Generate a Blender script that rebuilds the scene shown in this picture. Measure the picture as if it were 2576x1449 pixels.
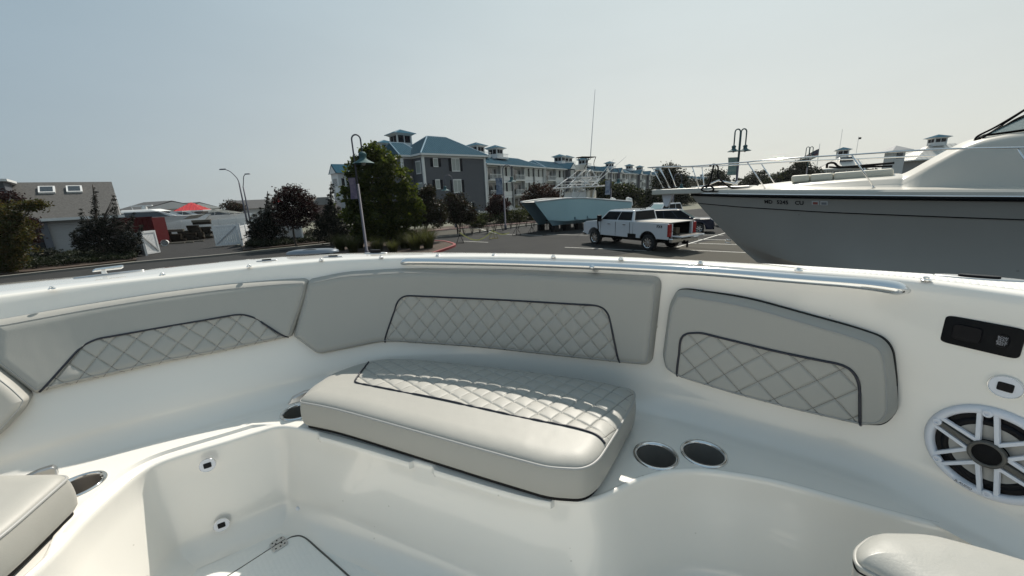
import bpy, math, random
import numpy as np
from mathutils import Vector, Matrix, Euler
random.seed(7); rng = np.random.default_rng(7)
for o in list(bpy.data.objects): bpy.data.objects.remove(o)
S = bpy.context.scene
COL = S.collection
R = math.radians
# ---------------------------------------------------------------- camera
EYE = 3.5                      # eye height above the car park (standing in the bow of a boat on its trailer)
FP = 968.0; PITCH = R(13.6); ROLL = R(2.7)
cam = bpy.data.cameras.new('camera'); camo = bpy.data.objects.new('camera', cam); COL.objects.link(camo)
cam.sensor_width = 36; cam.lens = 36*FP/2576; cam.clip_start = 0.02; cam.clip_end = 6000
_c, _s, _cp, _sp = math.cos(ROLL), math.sin(ROLL), math.cos(PITCH), math.sin(PITCH)
Rv = Vector((1,0,0)); Uv = Vector((0,_sp,_cp)); Fv = Vector((0,_cp,-_sp))
cx = Rv*_c - Uv*_s; cy = Rv*_s + Uv*_c; cz = -Fv
m = Matrix((cx,cy,cz)).transposed().to_4x4(); m.translation = Vector((0,0,EYE)); camo.matrix_world = m
S.camera = camo
# ---------------------------------------------------------------- light
SUN_AZ = 20; SUN_EL = 50        # degrees east of the view axis, above the horizon
w = bpy.data.worlds.new('World'); S.world = w; w.use_nodes = True
nt = w.node_tree; bg = nt.nodes['Background']
sky = nt.nodes.new('ShaderNodeTexSky'); sky.sky_type = 'NISHITA'; sky.sun_disc = False
sky.sun_elevation = R(SUN_EL); sky.sun_rotation = R(SUN_AZ); sky.air_density = 1.0; sky.dust_density = 2.0; sky.ozone_density = 1.5; sky.altitude = 0
# summer haze: a milky veil over the clear sky, paler towards the sun's side and the horizon
def nn(t, **k):
    x = nt.nodes.new(t)
    for a,b in k.items(): setattr(x,a,b)
    return x
tcw = nn('ShaderNodeTexCoord'); dp = nn('ShaderNodeVectorMath', operation='DOT_PRODUCT'); dp.inputs[1].default_value = (math.sin(R(52)),math.cos(R(52)),0)
nt.links.new(tcw.outputs['Generated'], dp.inputs[0])
m1 = nn('ShaderNodeMapRange', interpolation_type='SMOOTHSTEP'); m1.inputs['From Min'].default_value = -.6; m1.inputs['From Max'].default_value = 1.0; nt.links.new(dp.outputs['Value'], m1.inputs['Value'])
mxh = nn('ShaderNodeMix', data_type='RGBA'); mxh.inputs['A'].default_value = (2.8,3.55,4.15,1); mxh.inputs['B'].default_value = (6.65,6.75,6.4,1); nt.links.new(m1.outputs[0], mxh.inputs['Factor'])
sp_ = nn('ShaderNodeSeparateXYZ'); nt.links.new(tcw.outputs['Generated'], sp_.inputs[0])
m2 = nn('ShaderNodeMapRange', interpolation_type='SMOOTHSTEP'); m2.inputs['From Min'].default_value = -.02; m2.inputs['From Max'].default_value = .55; nt.links.new(sp_.outputs['Z'], m2.inputs['Value'])
mxe = nn('ShaderNodeMix', data_type='RGBA', blend_type='MULTIPLY'); mxe.inputs['Factor'].default_value = 1
rmp = nn('ShaderNodeMix', data_type='RGBA'); rmp.inputs['A'].default_value = (1.02,1.02,1.0,1); rmp.inputs['B'].default_value = (.87,.99,1.05,1); nt.links.new(m2.outputs[0], rmp.inputs['Factor'])
nt.links.new(mxh.outputs['Result'], mxe.inputs['A']); nt.links.new(rmp.outputs['Result'], mxe.inputs['B'])
mxs = nn('ShaderNodeMix', data_type='RGBA'); mxs.inputs['Factor'].default_value = .90
nt.links.new(sky.outputs[0], mxs.inputs['A']); nt.links.new(mxe.outputs['Result'], mxs.inputs['B']); nz = nn('ShaderNodeTexNoise'); nz.inputs['Scale'].default_value = 1.6; nz.inputs['Detail'].default_value = 5; nz.inputs['Roughness'].default_value = .55
mpz = nn('ShaderNodeMapping'); mpz.inputs['Scale'].default_value = (1,1,3.2); nt.links.new(tcw.outputs['Generated'], mpz.inputs[0]); nt.links.new(mpz.outputs[0], nz.inputs['Vector'])
mz = nn('ShaderNodeMapRange'); mz.inputs['From Min'].default_value = .3; mz.inputs['From Max'].default_value = .7; mz.inputs['To Min'].default_value = .965; mz.inputs['To Max'].default_value = 1.03; nt.links.new(nz.outputs['Fac'], mz.inputs['Value'])
vz = nn('ShaderNodeVectorMath', operation='SCALE'); nt.links.new(mxs.outputs['Result'], vz.inputs[0]); nt.links.new(mz.outputs[0], vz.inputs['Scale']); nt.links.new(vz.outputs[0], bg.inputs['Color'])
bg.inputs['Strength'].default_value = 0.078
sl = bpy.data.lights.new('sun','SUN'); slo = bpy.data.objects.new('sun', sl); COL.objects.link(slo)
sl.energy = 3.9; sl.angle = R(0.6); sl.color = (1.0,0.93,0.82)
sd = Vector((math.sin(R(SUN_AZ))*math.cos(R(SUN_EL)), math.cos(R(SUN_AZ))*math.cos(R(SUN_EL)), math.sin(R(SUN_EL))))
slo.rotation_euler = sd.to_track_quat('Z','Y').to_euler(); slo.location = (0,0,30)
S.view_settings.view_transform = 'Standard'; S.view_settings.look = 'None'; S.view_settings.gamma = 1; S.view_settings.exposure = 0.45
S.view_settings.use_curve_mapping = False
S.render.engine = 'CYCLES'
S.cycles.max_bounces = 8; S.cycles.diffuse_bounces = 4; S.cycles.glossy_bounces = 4; S.cycles.transparent_max_bounces = 12
# ---------------------------------------------------------------- surveying helpers (2576-wide survey of the photograph)
def ray(x, y):
    a = (x-1288)/FP; b = (y-724.5)/FP
    r = a*_c-b*_s; d = a*_s+b*_c
    return np.array([r, _cp-d*_sp, -(_sp+d*_cp)])
def P(x, y, D):                 # point D metres below the eye
    v = ray(x,y); q = v*(D/-v[2]); q[2] += EYE; return q
def G(x, y, z=0.0): return P(x, y, EYE-z)
def W(x, y, Y):                 # point Y metres ahead
    v = ray(x,y); q = v*(Y/v[1]); q[2] += EYE; return q
# ---------------------------------------------------------------- materials
MATS = {}
def mat(name, col=(.5,.5,.5), rough=.5, metal=0, bump=None, var=None, coat=0, spec=.5, alpha=1, trans=0, emit=None, stretch=None, objc=False):
    if name in MATS: return MATS[name]
    m = bpy.data.materials.new(name); m.use_nodes = True; n = m.node_tree; b = n.nodes['Principled BSDF']
    b.inputs['Base Color'].default_value = (*col,1); b.inputs['Roughness'].default_value = rough; b.inputs['Metallic'].default_value = metal
    b.inputs['Coat Weight'].default_value = coat; b.inputs['Coat Roughness'].default_value = .06; b.inputs['Specular IOR Level'].default_value = spec
    b.inputs['Alpha'].default_value = alpha; b.inputs['Transmission Weight'].default_value = trans
    tc = n.nodes.new('ShaderNodeTexCoord'); src = tc.outputs['Object' if objc else 'Object']
    if stretch:
        mp = n.nodes.new('ShaderNodeMapping'); mp.inputs['Scale'].default_value = stretch; n.links.new(src, mp.inputs[0]); src = mp.outputs[0]
    if var:                      # (scale, amount[, second colour])
        ns = n.nodes.new('ShaderNodeTexNoise'); ns.inputs['Scale'].default_value = var[0]; ns.inputs['Detail'].default_value = 6; ns.inputs['Roughness'].default_value = .65
        n.links.new(src, ns.inputs['Vector'])
        mx = n.nodes.new('ShaderNodeMix'); mx.data_type = 'RGBA'
        c2 = var[2] if len(var) > 2 else tuple(c*.55 for c in col)
        mx.inputs['A'].default_value = (*col,1); mx.inputs['B'].default_value = (*c2,1)
        mr = n.nodes.new('ShaderNodeMapRange'); mr.inputs['From Min'].default_value = .35; mr.inputs['From Max'].default_value = .7; mr.inputs['To Max'].default_value = var[1]
        n.links.new(ns.outputs['Fac'], mr.inputs['Value']); n.links.new(mr.outputs[0], mx.inputs['Factor']); n.links.new(mx.outputs['Result'], b.inputs['Base Color'])
    if bump:                     # (scale, strength, distance)
        nb = n.nodes.new('ShaderNodeTexNoise'); nb.inputs['Scale'].default_value = bump[0]; nb.inputs['Detail'].default_value = 3
        n.links.new(src, nb.inputs['Vector'])
        bp = n.nodes.new('ShaderNodeBump'); bp.inputs['Strength'].default_value = bump[1]; bp.inputs['Distance'].default_value = bump[2]
        n.links.new(nb.outputs['Fac'], bp.inputs['Height']); n.links.new(bp.outputs[0], b.inputs['Normal'])
    MATS[name] = m; return m
def add_bump(m, scale, strength, dist, stretch=None):
    n = m.node_tree; b = n.nodes['Principled BSDF']; tc = n.nodes.new('ShaderNodeTexCoord'); ns = n.nodes.new('ShaderNodeTexNoise'); ns.inputs['Scale'].default_value = scale; ns.inputs['Detail'].default_value = 2
    src = tc.outputs['Object']
    if stretch: mp = n.nodes.new('ShaderNodeMapping'); mp.inputs['Scale'].default_value = stretch; n.links.new(src,mp.inputs[0]); src = mp.outputs[0]
    n.links.new(src,ns.inputs['Vector']); bp = n.nodes.new('ShaderNodeBump'); bp.inputs['Strength'].default_value = strength; bp.inputs['Distance'].default_value = dist
    n.links.new(ns.outputs['Fac'],bp.inputs['Height'])
    if b.inputs['Normal'].is_linked: n.links.new(b.inputs['Normal'].links[0].from_socket,bp.inputs['Normal'])
    n.links.new(bp.outputs[0],b.inputs['Normal'])
def add_specks(m, scale, thresh, col, amount=.6, size=.12):
    n = m.node_tree; b = n.nodes['Principled BSDF']; tc = n.nodes.new('ShaderNodeTexCoord'); vo = n.nodes.new('ShaderNodeTexVoronoi'); vo.inputs['Scale'].default_value = scale
    n.links.new(tc.outputs['Object'],vo.inputs['Vector']); lt = n.nodes.new('ShaderNodeMath'); lt.operation = 'LESS_THAN'; lt.inputs[1].default_value = size; n.links.new(vo.outputs['Distance'],lt.inputs[0])
    sx = n.nodes.new('ShaderNodeSeparateColor'); n.links.new(vo.outputs['Color'],sx.inputs[0]); gt = n.nodes.new('ShaderNodeMath'); gt.operation = 'GREATER_THAN'; gt.inputs[1].default_value = thresh; n.links.new(sx.outputs[0],gt.inputs[0])
    mu = n.nodes.new('ShaderNodeMath'); mu.operation = 'MULTIPLY'; n.links.new(lt.outputs[0],mu.inputs[0]); n.links.new(gt.outputs[0],mu.inputs[1]); m2 = n.nodes.new('ShaderNodeMath'); m2.operation = 'MULTIPLY'; m2.inputs[1].default_value = amount; n.links.new(mu.outputs[0],m2.inputs[0])
    mx = n.nodes.new('ShaderNodeMix'); mx.data_type = 'RGBA'; mx.inputs['B'].default_value = (*col,1); bc = b.inputs['Base Color']
    if bc.is_linked: n.links.new(bc.links[0].from_socket,mx.inputs['A'])
    else: mx.inputs['A'].default_value = bc.default_value
    n.links.new(m2.outputs[0],mx.inputs['Factor']); n.links.new(mx.outputs['Result'],bc)
def leafmat(name, c1, c2, transl=.35, lit=1.6):
    if name in MATS: return MATS[name]
    m = bpy.data.materials.new(name); m.use_nodes = True; n = m.node_tree; b = n.nodes['Principled BSDF']
    g = n.nodes.new('ShaderNodeNewGeometry'); mx = n.nodes.new('ShaderNodeMix'); mx.data_type = 'RGBA'
    mx.inputs['A'].default_value = (*c1,1); mx.inputs['B'].default_value = (*c2,1)
    n.links.new(g.outputs['Random Per Island'], mx.inputs['Factor']); n.links.new(mx.outputs['Result'], b.inputs['Base Color'])
    b.inputs['Roughness'].default_value = .55; b.inputs['Specular IOR Level'].default_value = .25
    t = n.nodes.new('ShaderNodeBsdfTranslucent'); ms = n.nodes.new('ShaderNodeMixShader'); ms.inputs[0].default_value = transl
    hv = n.nodes.new('ShaderNodeHueSaturation'); hv.inputs['Value'].default_value = lit; n.links.new(mx.outputs['Result'], hv.inputs['Color']); n.links.new(hv.outputs[0], t.inputs['Color'])
    n.links.new(b.outputs[0], ms.inputs[1]); n.links.new(t.outputs[0], ms.inputs[2]); n.links.new(ms.outputs[0], n.nodes['Material Output'].inputs[0])
    MATS[name] = m; return m
# ---------------------------------------------------------------- mesh helpers
class M:
    def __init__(s): s.v = []; s.f = []
    def add(s, vs, fs):
        k = len(s.v); s.v += [tuple(map(float,v)) for v in vs]; s.f += [tuple(i+k for i in f) for f in fs]; return s
    def box(s, c, d, rz=0, rx=0, ry=0):
        x,y,z = d[0]/2,d[1]/2,d[2]/2
        E_ = Euler((rx,ry,rz)).to_matrix()
        vs = [Vector(c)+E_@Vector(p) for p in ((-x,-y,-z),(x,-y,-z),(x,y,-z),(-x,y,-z),(-x,-y,z),(x,-y,z),(x,y,z),(-x,y,z))]
        return s.add(vs, [(0,3,2,1),(4,5,6,7),(0,1,5,4),(1,2,6,5),(2,3,7,6),(3,0,4,7)])
    def prism(s, poly, a, b, axis='z'):    # polygon extruded along an axis
        n = len(poly)
        def at(p, t): return (p[0],p[1],t) if axis=='z' else ((p[0],t,p[1]) if axis=='y' else (t,p[0],p[1]))
        vs = [at(p,a) for p in poly]+[at(p,b) for p in poly]
        fs = [tuple(range(n-1,-1,-1)), tuple(range(n,2*n))]+[(i,(i+1)%n,(i+1)%n+n,i+n) for i in range(n)]
        return s.add(vs, fs)
    def hull(s, lo, hi):                   # two matching rings joined and capped
        n = len(lo); return s.add(list(lo)+list(hi), [tuple(range(n-1,-1,-1)),tuple(range(n,2*n))]+[(i,(i+1)%n,(i+1)%n+n,i+n) for i in range(n)])
    def tube(s, pts, r, n=8, closed=False, cap=True):
        pts = [Vector(p) for p in pts]; L = len(pts); rr = r if hasattr(r,'__len__') else [r]*L
        vs = []; up = None
        for i,p in enumerate(pts):
            t = (pts[(i+1)%L]-pts[i-1]) if (closed or 0<i<L-1) else (pts[1]-pts[0] if i==0 else pts[-1]-pts[-2])
            t = t.normalized() if t.length>1e-9 else Vector((0,0,1))
            if up is None: up = Vector((0,0,1)) if abs(t.z)<.9 else Vector((1,0,0))
            a = t.cross(up)
            if a.length<1e-5: a = t.cross(Vector((0.3,1,0.2)))
            a.normalize(); b_ = a.cross(t).normalized(); up = b_
            for k in range(n):
                th = 2*math.pi*k/n; vs.append(p+(a*math.cos(th)+b_*math.sin(th))*rr[i])
        fs = []
        for i in range(L if closed else L-1):
            j = (i+1)%L
            for k in range(n): fs.append((i*n+k, i*n+(k+1)%n, j*n+(k+1)%n, j*n+k))
        if cap and not closed: fs += [tuple(range(n-1,-1,-1)), tuple((L-1)*n+k for k in range(n))]
        return s.add(vs, fs)
    def lathe(s, prof, n=24, c=(0,0,0), mtx=None):     # profile of (r,z)
        vs = []; L = len(prof)
        for r_,z in prof:
            for k in range(n):
                th = 2*math.pi*k/n; p = Vector((r_*math.cos(th), r_*math.sin(th), z))
                vs.append((mtx@p if mtx else p)+Vector(c))
        fs = [(i*n+k,i*n+(k+1)%n,(i+1)*n+(k+1)%n,(i+1)*n+k) for i in range(L-1) for k in range(n)]
        if prof[0][0]>1e-6: pass
        return s.add(vs, fs)
    def grid(s, A, keep=None, flip=False):              # A: (nu,nv,3)
        nu,nv = A.shape[:2]; vs = A.reshape(-1,3); fs = []
        for i in range(nu-1):
            for j in range(nv-1):
                if keep is None or keep[i,j]:
                    q = (i*nv+j,(i+1)*nv+j,(i+1)*nv+j+1,i*nv+j+1); fs.append(q[::-1] if flip else q)
        return s.add(vs.tolist(), fs)
    def obj(s, name, m=None, parent=None, smooth=False, loc=None, rz=None, bevel=0, angle=None, label=None):
        me = bpy.data.meshes.new(name); me.from_pydata(s.v, [], s.f); me.update()
        if m: me.materials.append(m if not isinstance(m,str) else MATS[m])
        o = bpy.data.objects.new(name, me); COL.objects.link(o)
        if parent: o.parent = parent
        if loc is not None: o.location = loc
        if rz is not None: o.rotation_euler.z = rz
        if smooth:
            me.polygons.foreach_set('use_smooth', [True]*len(me.polygons))
            if angle: me.set_sharp_from_angle(angle=R(angle))
        if bevel:
            b = o.modifiers.new('bevel','BEVEL'); b.width = bevel; b.segments = 2; b.limit_method = 'ANGLE'
        if label: o['label'] = label
        return o
def tag(o, label, cat, group=None):
    o['label'] = label; o['category'] = cat
    if group: o['group'] = group
    return o
def thing(name, label, cat, loc=(0,0,0), rz=0, group=None):
    o = bpy.data.objects.new(name, None); COL.objects.link(o); o.location = loc; o.rotation_euler.z = rz; o.empty_display_size = .2
    return tag(o, label, cat, group)
def kind(o, k): o['kind'] = k; return o
def kids(o): return [c for c in bpy.data.objects if c.parent == o]
def dup(root, loc, rz, label, group=None, scale=None):
    def cp(o, par):
        c = o.copy(); COL.objects.link(c)
        if par: c.parent = par
        for ch in kids(o): cp(ch, c)
        return c
    r = cp(root, None); r.location = loc; r.rotation_euler.z = rz; r['label'] = label
    if group: r['group'] = group
    if scale: r.scale = scale if hasattr(scale,'__len__') else (scale,)*3
    return r
def catmull(pts, n=12, closed=False):
    pts = [np.array(p,float) for p in pts]; L = len(pts); out = []
    for i in range(L if closed else L-1):
        p0 = pts[i-1] if (closed or i>0) else 2*pts[0]-pts[1]; p1 = pts[i]; p2 = pts[(i+1)%L]
        p3 = pts[(i+2)%L] if (closed or i+2<L) else 2*pts[-1]-pts[-2]
        for k in range(n):
            t = k/n; out.append(.5*((2*p1)+(-p0+p2)*t+(2*p0-5*p1+4*p2-p3)*t*t+(-p0+3*p1-3*p2+p3)*t**3))
    if not closed: out.append(pts[-1])
    return np.array(out)
def resample(pts, n):
    pts = np.array(pts,float); d = np.r_[0,np.cumsum(np.linalg.norm(np.diff(pts,axis=0),axis=1))]
    t = np.linspace(0,d[-1],n); return np.stack([np.interp(t,d,pts[:,k]) for k in range(pts.shape[1])],1)
def smooth_pl(pts, it=10):
    p = np.array(pts,float)
    for _ in range(it): p[1:-1] = .5*p[1:-1]+.25*(p[:-2]+p[2:])
    return p
def fillet(pts, r):              # rounds each corner of a closed polygon; r scalar or list
    n = len(pts); out = []; rs = r if hasattr(r,'__len__') else [r]*n
    for i in range(n):
        p = np.array(pts[i],float); a = np.array(pts[i-1],float)-p; b = np.array(pts[(i+1)%n],float)-p
        la,lb = np.linalg.norm(a),np.linalg.norm(b); d = min(rs[i],la*.48,lb*.48)
        if d < 1e-6: out.append(p); continue
        A = p+a/la*d; B = p+b/lb*d
        for t in np.linspace(0,1,9): out.append((1-t)**2*A+2*t*(1-t)*p+t*t*B)
    return np.array(out)
def dense(pts, step, closed=True):
    out = []; n = len(pts)
    for i in range(n if closed else n-1):
        a = np.array(pts[i],float); b = np.array(pts[(i+1)%n],float); k = max(1,int(np.linalg.norm(b-a)/step))
        for j in range(k): out.append(a+(b-a)*j/k)
    if not closed: out.append(np.array(pts[-1],float))
    return np.array(out)
# ================================================================ OUR BOAT
gel = mat('gelcoat', (.80,.77,.715), .26, coat=1.0, bump=(3.5,.05,.006), var=(2.2,.10,(.755,.72,.66)))
gelns = mat('gelcoat_nonskid', (.74,.74,.71), .5)
def nonskid(m, sc=260, rot=.78):
    n = m.node_tree; b = n.nodes['Principled BSDF']; tc = n.nodes.new('ShaderNodeTexCoord'); mp = n.nodes.new('ShaderNodeMapping')
    mp.inputs['Rotation'].default_value = (0,0,rot); n.links.new(tc.outputs['Object'], mp.inputs[0])
    vo = n.nodes.new('ShaderNodeTexVoronoi'); vo.inputs['Scale'].default_value = sc; vo.inputs['Randomness'].default_value = 0; n.links.new(mp.outputs[0], vo.inputs['Vector'])
    bp = n.nodes.new('ShaderNodeBump'); bp.inputs['Strength'].default_value = .6; bp.inputs['Distance'].default_value = .0012; bp.invert = True
    n.links.new(vo.outputs['Distance'], bp.inputs['Height']); n.links.new(bp.outputs[0], b.inputs['Normal'])
nonskid(gelns, 95)
nonskidf = mat('side_deck_nonskid', (.66,.66,.64), .55); nonskid(nonskidf, 110); nonskidf.node_tree.nodes['Bump'].inputs['Distance'].default_value = .003; nonskidf.node_tree.nodes['Bump'].inputs['Strength'].default_value = 1
vinyl = mat('vinyl', (.358,.350,.322), .5, bump=(420,.25,.0006), var=(6,.12,(.335,.327,.300)))
vinylq = mat('vinyl_quilt', (.368,.360,.332), .52, bump=(420,.25,.0006))
vinylw = mat('vinyl_white', (.35,.35,.328), .4, bump=(300,.3,.0008))
navy = mat('navy_piping', (.012,.014,.025), .4)
add_bump(vinyl, 11, .5, .006, (1,1,.6)); add_bump(vinylq, 16, .5, .005); add_specks(gel, 7, .80, (.33,.31,.27), .5, .035); add_specks(gel, 40, .93, (.45,.42,.36), .5, .10)
thread = mat('thread', (.16,.15,.135), .7)
grypipe = mat('grey_piping', (.33,.33,.32), .45)
steel = mat('polished_steel', (.78,.78,.78), .08, 1.0)
steelb = mat('brushed_steel', (.55,.55,.55), .3, 1.0)
blackp = mat('black_plastic', (.006,.006,.008), .4, spec=.15)
blackm = mat('black_matt', (.007,.007,.008), .6, spec=.15)
dkgrey = mat('dark_grey_plastic', (.09,.085,.075), .35)
whitep = mat('white_plastic', (.72,.73,.78), .3)
boat = thing('boat', 'white boat in the foreground with bowl shaped bow cockpit and steel grab rail', 'boat', (0,0,0))
# --- plan curve of the inner gunwale edge, port quarter round the bow to starboard quarter
_c0 = [(-1.95,-3.2),(-1.95,-2),(-1.92,-1),(-1.86,-.2),(-1.74,.35),(-1.57,.76)]
_c1 = [P(x,y,.2)[:2] for x,y in [(0,746),(212,719),(409,697),(627,673),(808,657),(917,652),(1102,647),(1243,647),(1392,650),(1562,656),(1762,666),(2007,684),(2328,708),(2576,743)]]
_c2 = [(.92,.42),(.975,.1),(1.0,-.4),(1.02,-1.2),(1.02,-2),(1.0,-3.2)]
CV = smooth_pl(resample(catmull(_c0+_c1+_c2, 10), 900), 60)
NS = len(CV); _t = np.gradient(CV, axis=0); _t /= np.linalg.norm(_t,axis=1)[:,None]
CN = np.stack([_t[:,1],-_t[:,0]],1)                # inward normal (to the right of travel port->bow->starboard)
_o0 = [(-2.22,-3.2),(-2.2,-2),(-2.17,-1),(-2.1,-.2),(-1.98,.45),(-1.82,.98)]
_o1 = [P(x,y,.2)[:2] for x,y in [(0,712),(250,690),(500,663),(700,645),(850,637),(1000,634),(1288,637),(1600,648),(1900,664),(2200,682),(2576,705)]]
_o2 = [(1.1,.42),(1.16,.1),(1.2,-.4),(1.24,-1.2),(1.25,-2),(1.22,-3.2)]
OV = smooth_pl(resample(catmull(_o0+_o1+_o2, 10), 900), 40)
def near_idx(p): return int(np.argmin(((CV-np.array(p)[:2])**2).sum(1)))
def key(pairs, n=NS):           # (point,value) -> value per station, eased
    k = sorted((near_idx(p),v) for p,v in pairs); return np.interp(np.arange(n),[a for a,b in k],[b for a,b in k])
LEAN = key([((-1.95,-3),.2),((-1.6,.7),.24),((-1.09,1.19),.225),((-.7,1.37),.18),((-.25,1.33),.10),((.3,1.1),.05),((.55,.94),.04),((.8,.72),.02),((1,-1),.02)])
LEAN = smooth_pl(LEAN[:,None],80)[:,0]
def leanD(i, D): return np.interp(i,np.arange(NS),LEAN)*np.clip((D-.2)/.43,0,1)**1.25
def wallpt(i, D, off=0.0):      # i float station, D below eye, off = out from the wall towards the middle
    i = np.asarray(i,float); D = np.asarray(D,float); ar = np.arange(NS)
    c = np.stack([np.interp(i,ar,CV[:,0]),np.interp(i,ar,CV[:,1])],-1); n = np.stack([np.interp(i,ar,CN[:,0]),np.interp(i,ar,CN[:,1])],-1)
    q = c+n*((leanD(i,D)+off)[...,None]); return np.concatenate([q,(EYE-D)[...,None]],-1)
def wall_hit(x, y, off=0.0):
    v = ray(x,y); az = math.atan2(v[0],v[1]); D = .4; i = 0
    for _ in range(12):
        ln = LEAN*np.clip((D-.2)/.43,0,1)**1.25+off; q = CV+CN*ln[:,None]
        a = np.arctan2(q[:,0],q[:,1]); ok = np.where((a[:-1]<=az)&(a[1:]>az)&(q[:-1,1]>-.3))[0]
        if len(ok)==0: break
        k = ok[-1] if az<0 else ok[0]; t = (az-a[k])/(a[k+1]-a[k]); i = k+t; p = q[k]*(1-t)+q[k+1]*t
        Dn = -v[2]*np.hypot(*p)/math.hypot(v[0],v[1]); D = .5*D+.5*Dn
    return i, D
ARC = np.r_[0,np.cumsum(np.linalg.norm(np.diff(CV,axis=0),axis=1))]; def_ = None
# --- gunwale: crown, edge rounding and the coaming wall down to the bow deck
rings = []
DS = .63
Ov = np.stack([OV[:,0],OV[:,1]],1)
def ring(xy, D): return np.concatenate([xy,np.full((NS,1),EYE)-np.broadcast_to(np.asarray(D,float).reshape(-1,1) if np.ndim(D) else D,(NS,1))],1)
on = np.gradient(Ov,axis=0); on /= np.linalg.norm(on,axis=1)[:,None]; on = np.stack([-on[:,1],on[:,0]],1)
rings += [ring(Ov+on*.055,.30), ring(Ov+on*.05,.235), ring(Ov+on*.03,.212), ring(Ov,.201)]
inn = CV-CN*.015
for t in (.25,.5,.75): rings.append(ring(Ov*(1-t)+inn*t,.197))
rings += [ring(inn,.1975), ring(CV-CN*.006,.2), ring(CV-CN*.001,.206)]
for D in np.linspace(.22,.52,16): rings.append(wallpt(np.arange(NS),np.full(NS,D)))
f0 = .56; rf = .07                                   # cove between wall and deck
for k in range(9):
    a = k/8*math.pi/2; D = f0+rf*math.sin(a); o = rf*(1-math.cos(a))
    q = wallpt(np.arange(NS),np.full(NS,min(D,f0+.0)) ,0); n3 = np.concatenate([CN,np.zeros((NS,1))],1); q = q+n3*o; q[:,2] = EYE-D; rings.append(q)
gun = M().grid(np.array(rings), flip=True).obj('coaming', gel, boat, smooth=True)
wallbase = rings[-1][:,:2]
for i0,i1 in ((near_idx(P(2060,680,.2)),NS-1),):     # moulded non-skid fields on the side decks
    A_ = np.array([ring(Ov*(1-t)+inn*t,.1962+(.0008 if t in (.12,.86) else 0))[i0:i1] for t in (.12,.15,.5,.83,.86)]); M().grid(A_,flip=True).obj('nonskid_field', nonskidf, boat, smooth=True)
# --- bow deck (seat level) and the foot well
_e = [P(x,y,DS)[:2] for x,y in [(74,1449),(201,1320),(298,1231),(372,1175),(470,1141),(566,1112),(650,1086),(700,1073),(765,1082),(901,1118),(1060,1165),(1297,1235),(1400,1256),(1450,1260),(1500,1258),(1550,1238),(1602,1211),(1677,1190),(1756,1185),(1835,1193),(1955,1214),(2123,1260),(2265,1299),(2407,1335),(2576,1381)]]
_e = [(-.87,-3.1),(-.87,-1),(-.88,.2)]+_e+[(.90,.42),(.93,0),(.94,-1),(.93,-3.1)]
EV = smooth_pl(resample(catmull(_e,10),1400),14)
NE = len(EV); _te = np.gradient(EV,axis=0); _te /= np.linalg.norm(_te,axis=1)[:,None]; EN = np.stack([_te[:,1],-_te[:,0]],1)
# match deck edge stations to wall-base stations by key pairs
def nidx(A,p): return int(np.argmin(((A-np.array(p)[:2])**2).sum(1)))
kp = [(0,0)]
for e,wq in [((-.93,.6),(-1.42,.6)),(P(372,1175,DS),P(200,1130,DS)),(P(566,1112,DS),P(500,1070,DS)),(P(700,1073,DS),P(720,1020,DS)),(P(1060,1165,DS),P(1150,905,DS)),(P(1450,1260,DS),P(1560,985,DS)),(P(1677,1190,DS),P(1780,1050,DS)),(P(2123,1260,DS),P(2150,1180,DS)),(P(2576,1381,DS),P(2576,1345,DS))]:
    kp.append((nidx(EV,e),nidx(wallbase,wq)))
kp.append((NE-1,NS-1))
wi = np.interp(np.arange(NE),[k[0] for k in kp],[k[1] for k in kp]); wi = smooth_pl(wi[:,None],60)[:,0]
WB = np.stack([np.interp(wi,np.arange(NS),wallbase[:,k]) for k in (0,1)],1)
bead = np.interp(np.arange(NE),[0,nidx(EV,P(120,1400,DS)),nidx(EV,P(238,1283,DS)),nidx(EV,P(640,1090,DS)),nidx(EV,P(700,1073,DS)),NE],[0,.0,1,1,0,0])
def e3(off, D): return np.concatenate([EV-EN*(np.asarray(off)*np.ones(NE))[:,None],(EYE-np.asarray(D)*np.ones(NE))[:,None]],1)
inner_edge = e3(.013+.039*bead,DS)
holes = [(P(1650,1146,DS)[:2],.0475),(P(1770,1141,DS)[:2],.0475),(P(752,1035,DS)[:2],.046),(P(193,1224,DS)[:2],.046)]
nd = 34; dk = np.zeros((NE,nd+1,3))
for j in range(nd+1):
    t = j/nd; dk[:,j,:2] = WB*(1-t)+inner_edge[:,:2]*t; dk[:,j,2] = EYE-DS
rr_ = [e3(.012+.035*bead,DS-.009*bead),e3(.011+.025*bead,DS-.009*bead),e3(.010+.021*bead,DS-.001),e3(.007,DS-.001)]
rec = np.interp(np.arange(NE),[0]+[nidx(EV,P(x,y,DS)) for x,y in [(800,1090),(812,1093),(1035,1158),(1042,1160),(1085,1173),(1096,1176),(1385,1252),(1392,1254)]]+[NE],[0,0,1,1,0,0,1,1,0,0])
rr_ += [e3(.003-.011*rec,DS+.001),e3(.0006-.011*rec,DS+.005),e3(-.011*rec,DS+.012),e3(-.011*rec,DS+.017),e3(-.008*rec,DS+.0195),e3(.001*rec,DS+.0205),e3(0,DS+.056)]
FL = .905
for t in np.linspace(0,1,8)[1:]: rr_.append(e3(-.03*t,DS+.056+(FL-.06-DS-.056)*t))
for k in range(1,9):
    a = k/8*math.pi/2; rr_.append(e3(-.03-.07*(1-math.cos(a)),FL-.06+.06*math.sin(a)))
keep = np.ones((NE-1,nd),bool); cen = (dk[:-1,:-1]+dk[1:,1:])/2
for h,r_ in holes: keep &= ~(((cen[...,0]-h[0])**2+(cen[...,1]-h[1])**2)<r_**2)
m_ = M().grid(dk,keep)
m_.obj('bow_deck', gel, boat, smooth=True)
M().grid(np.array([inner_edge]+rr_), flip=True).obj('foot_well', gel, boat, smooth=True, angle=50)
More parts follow.
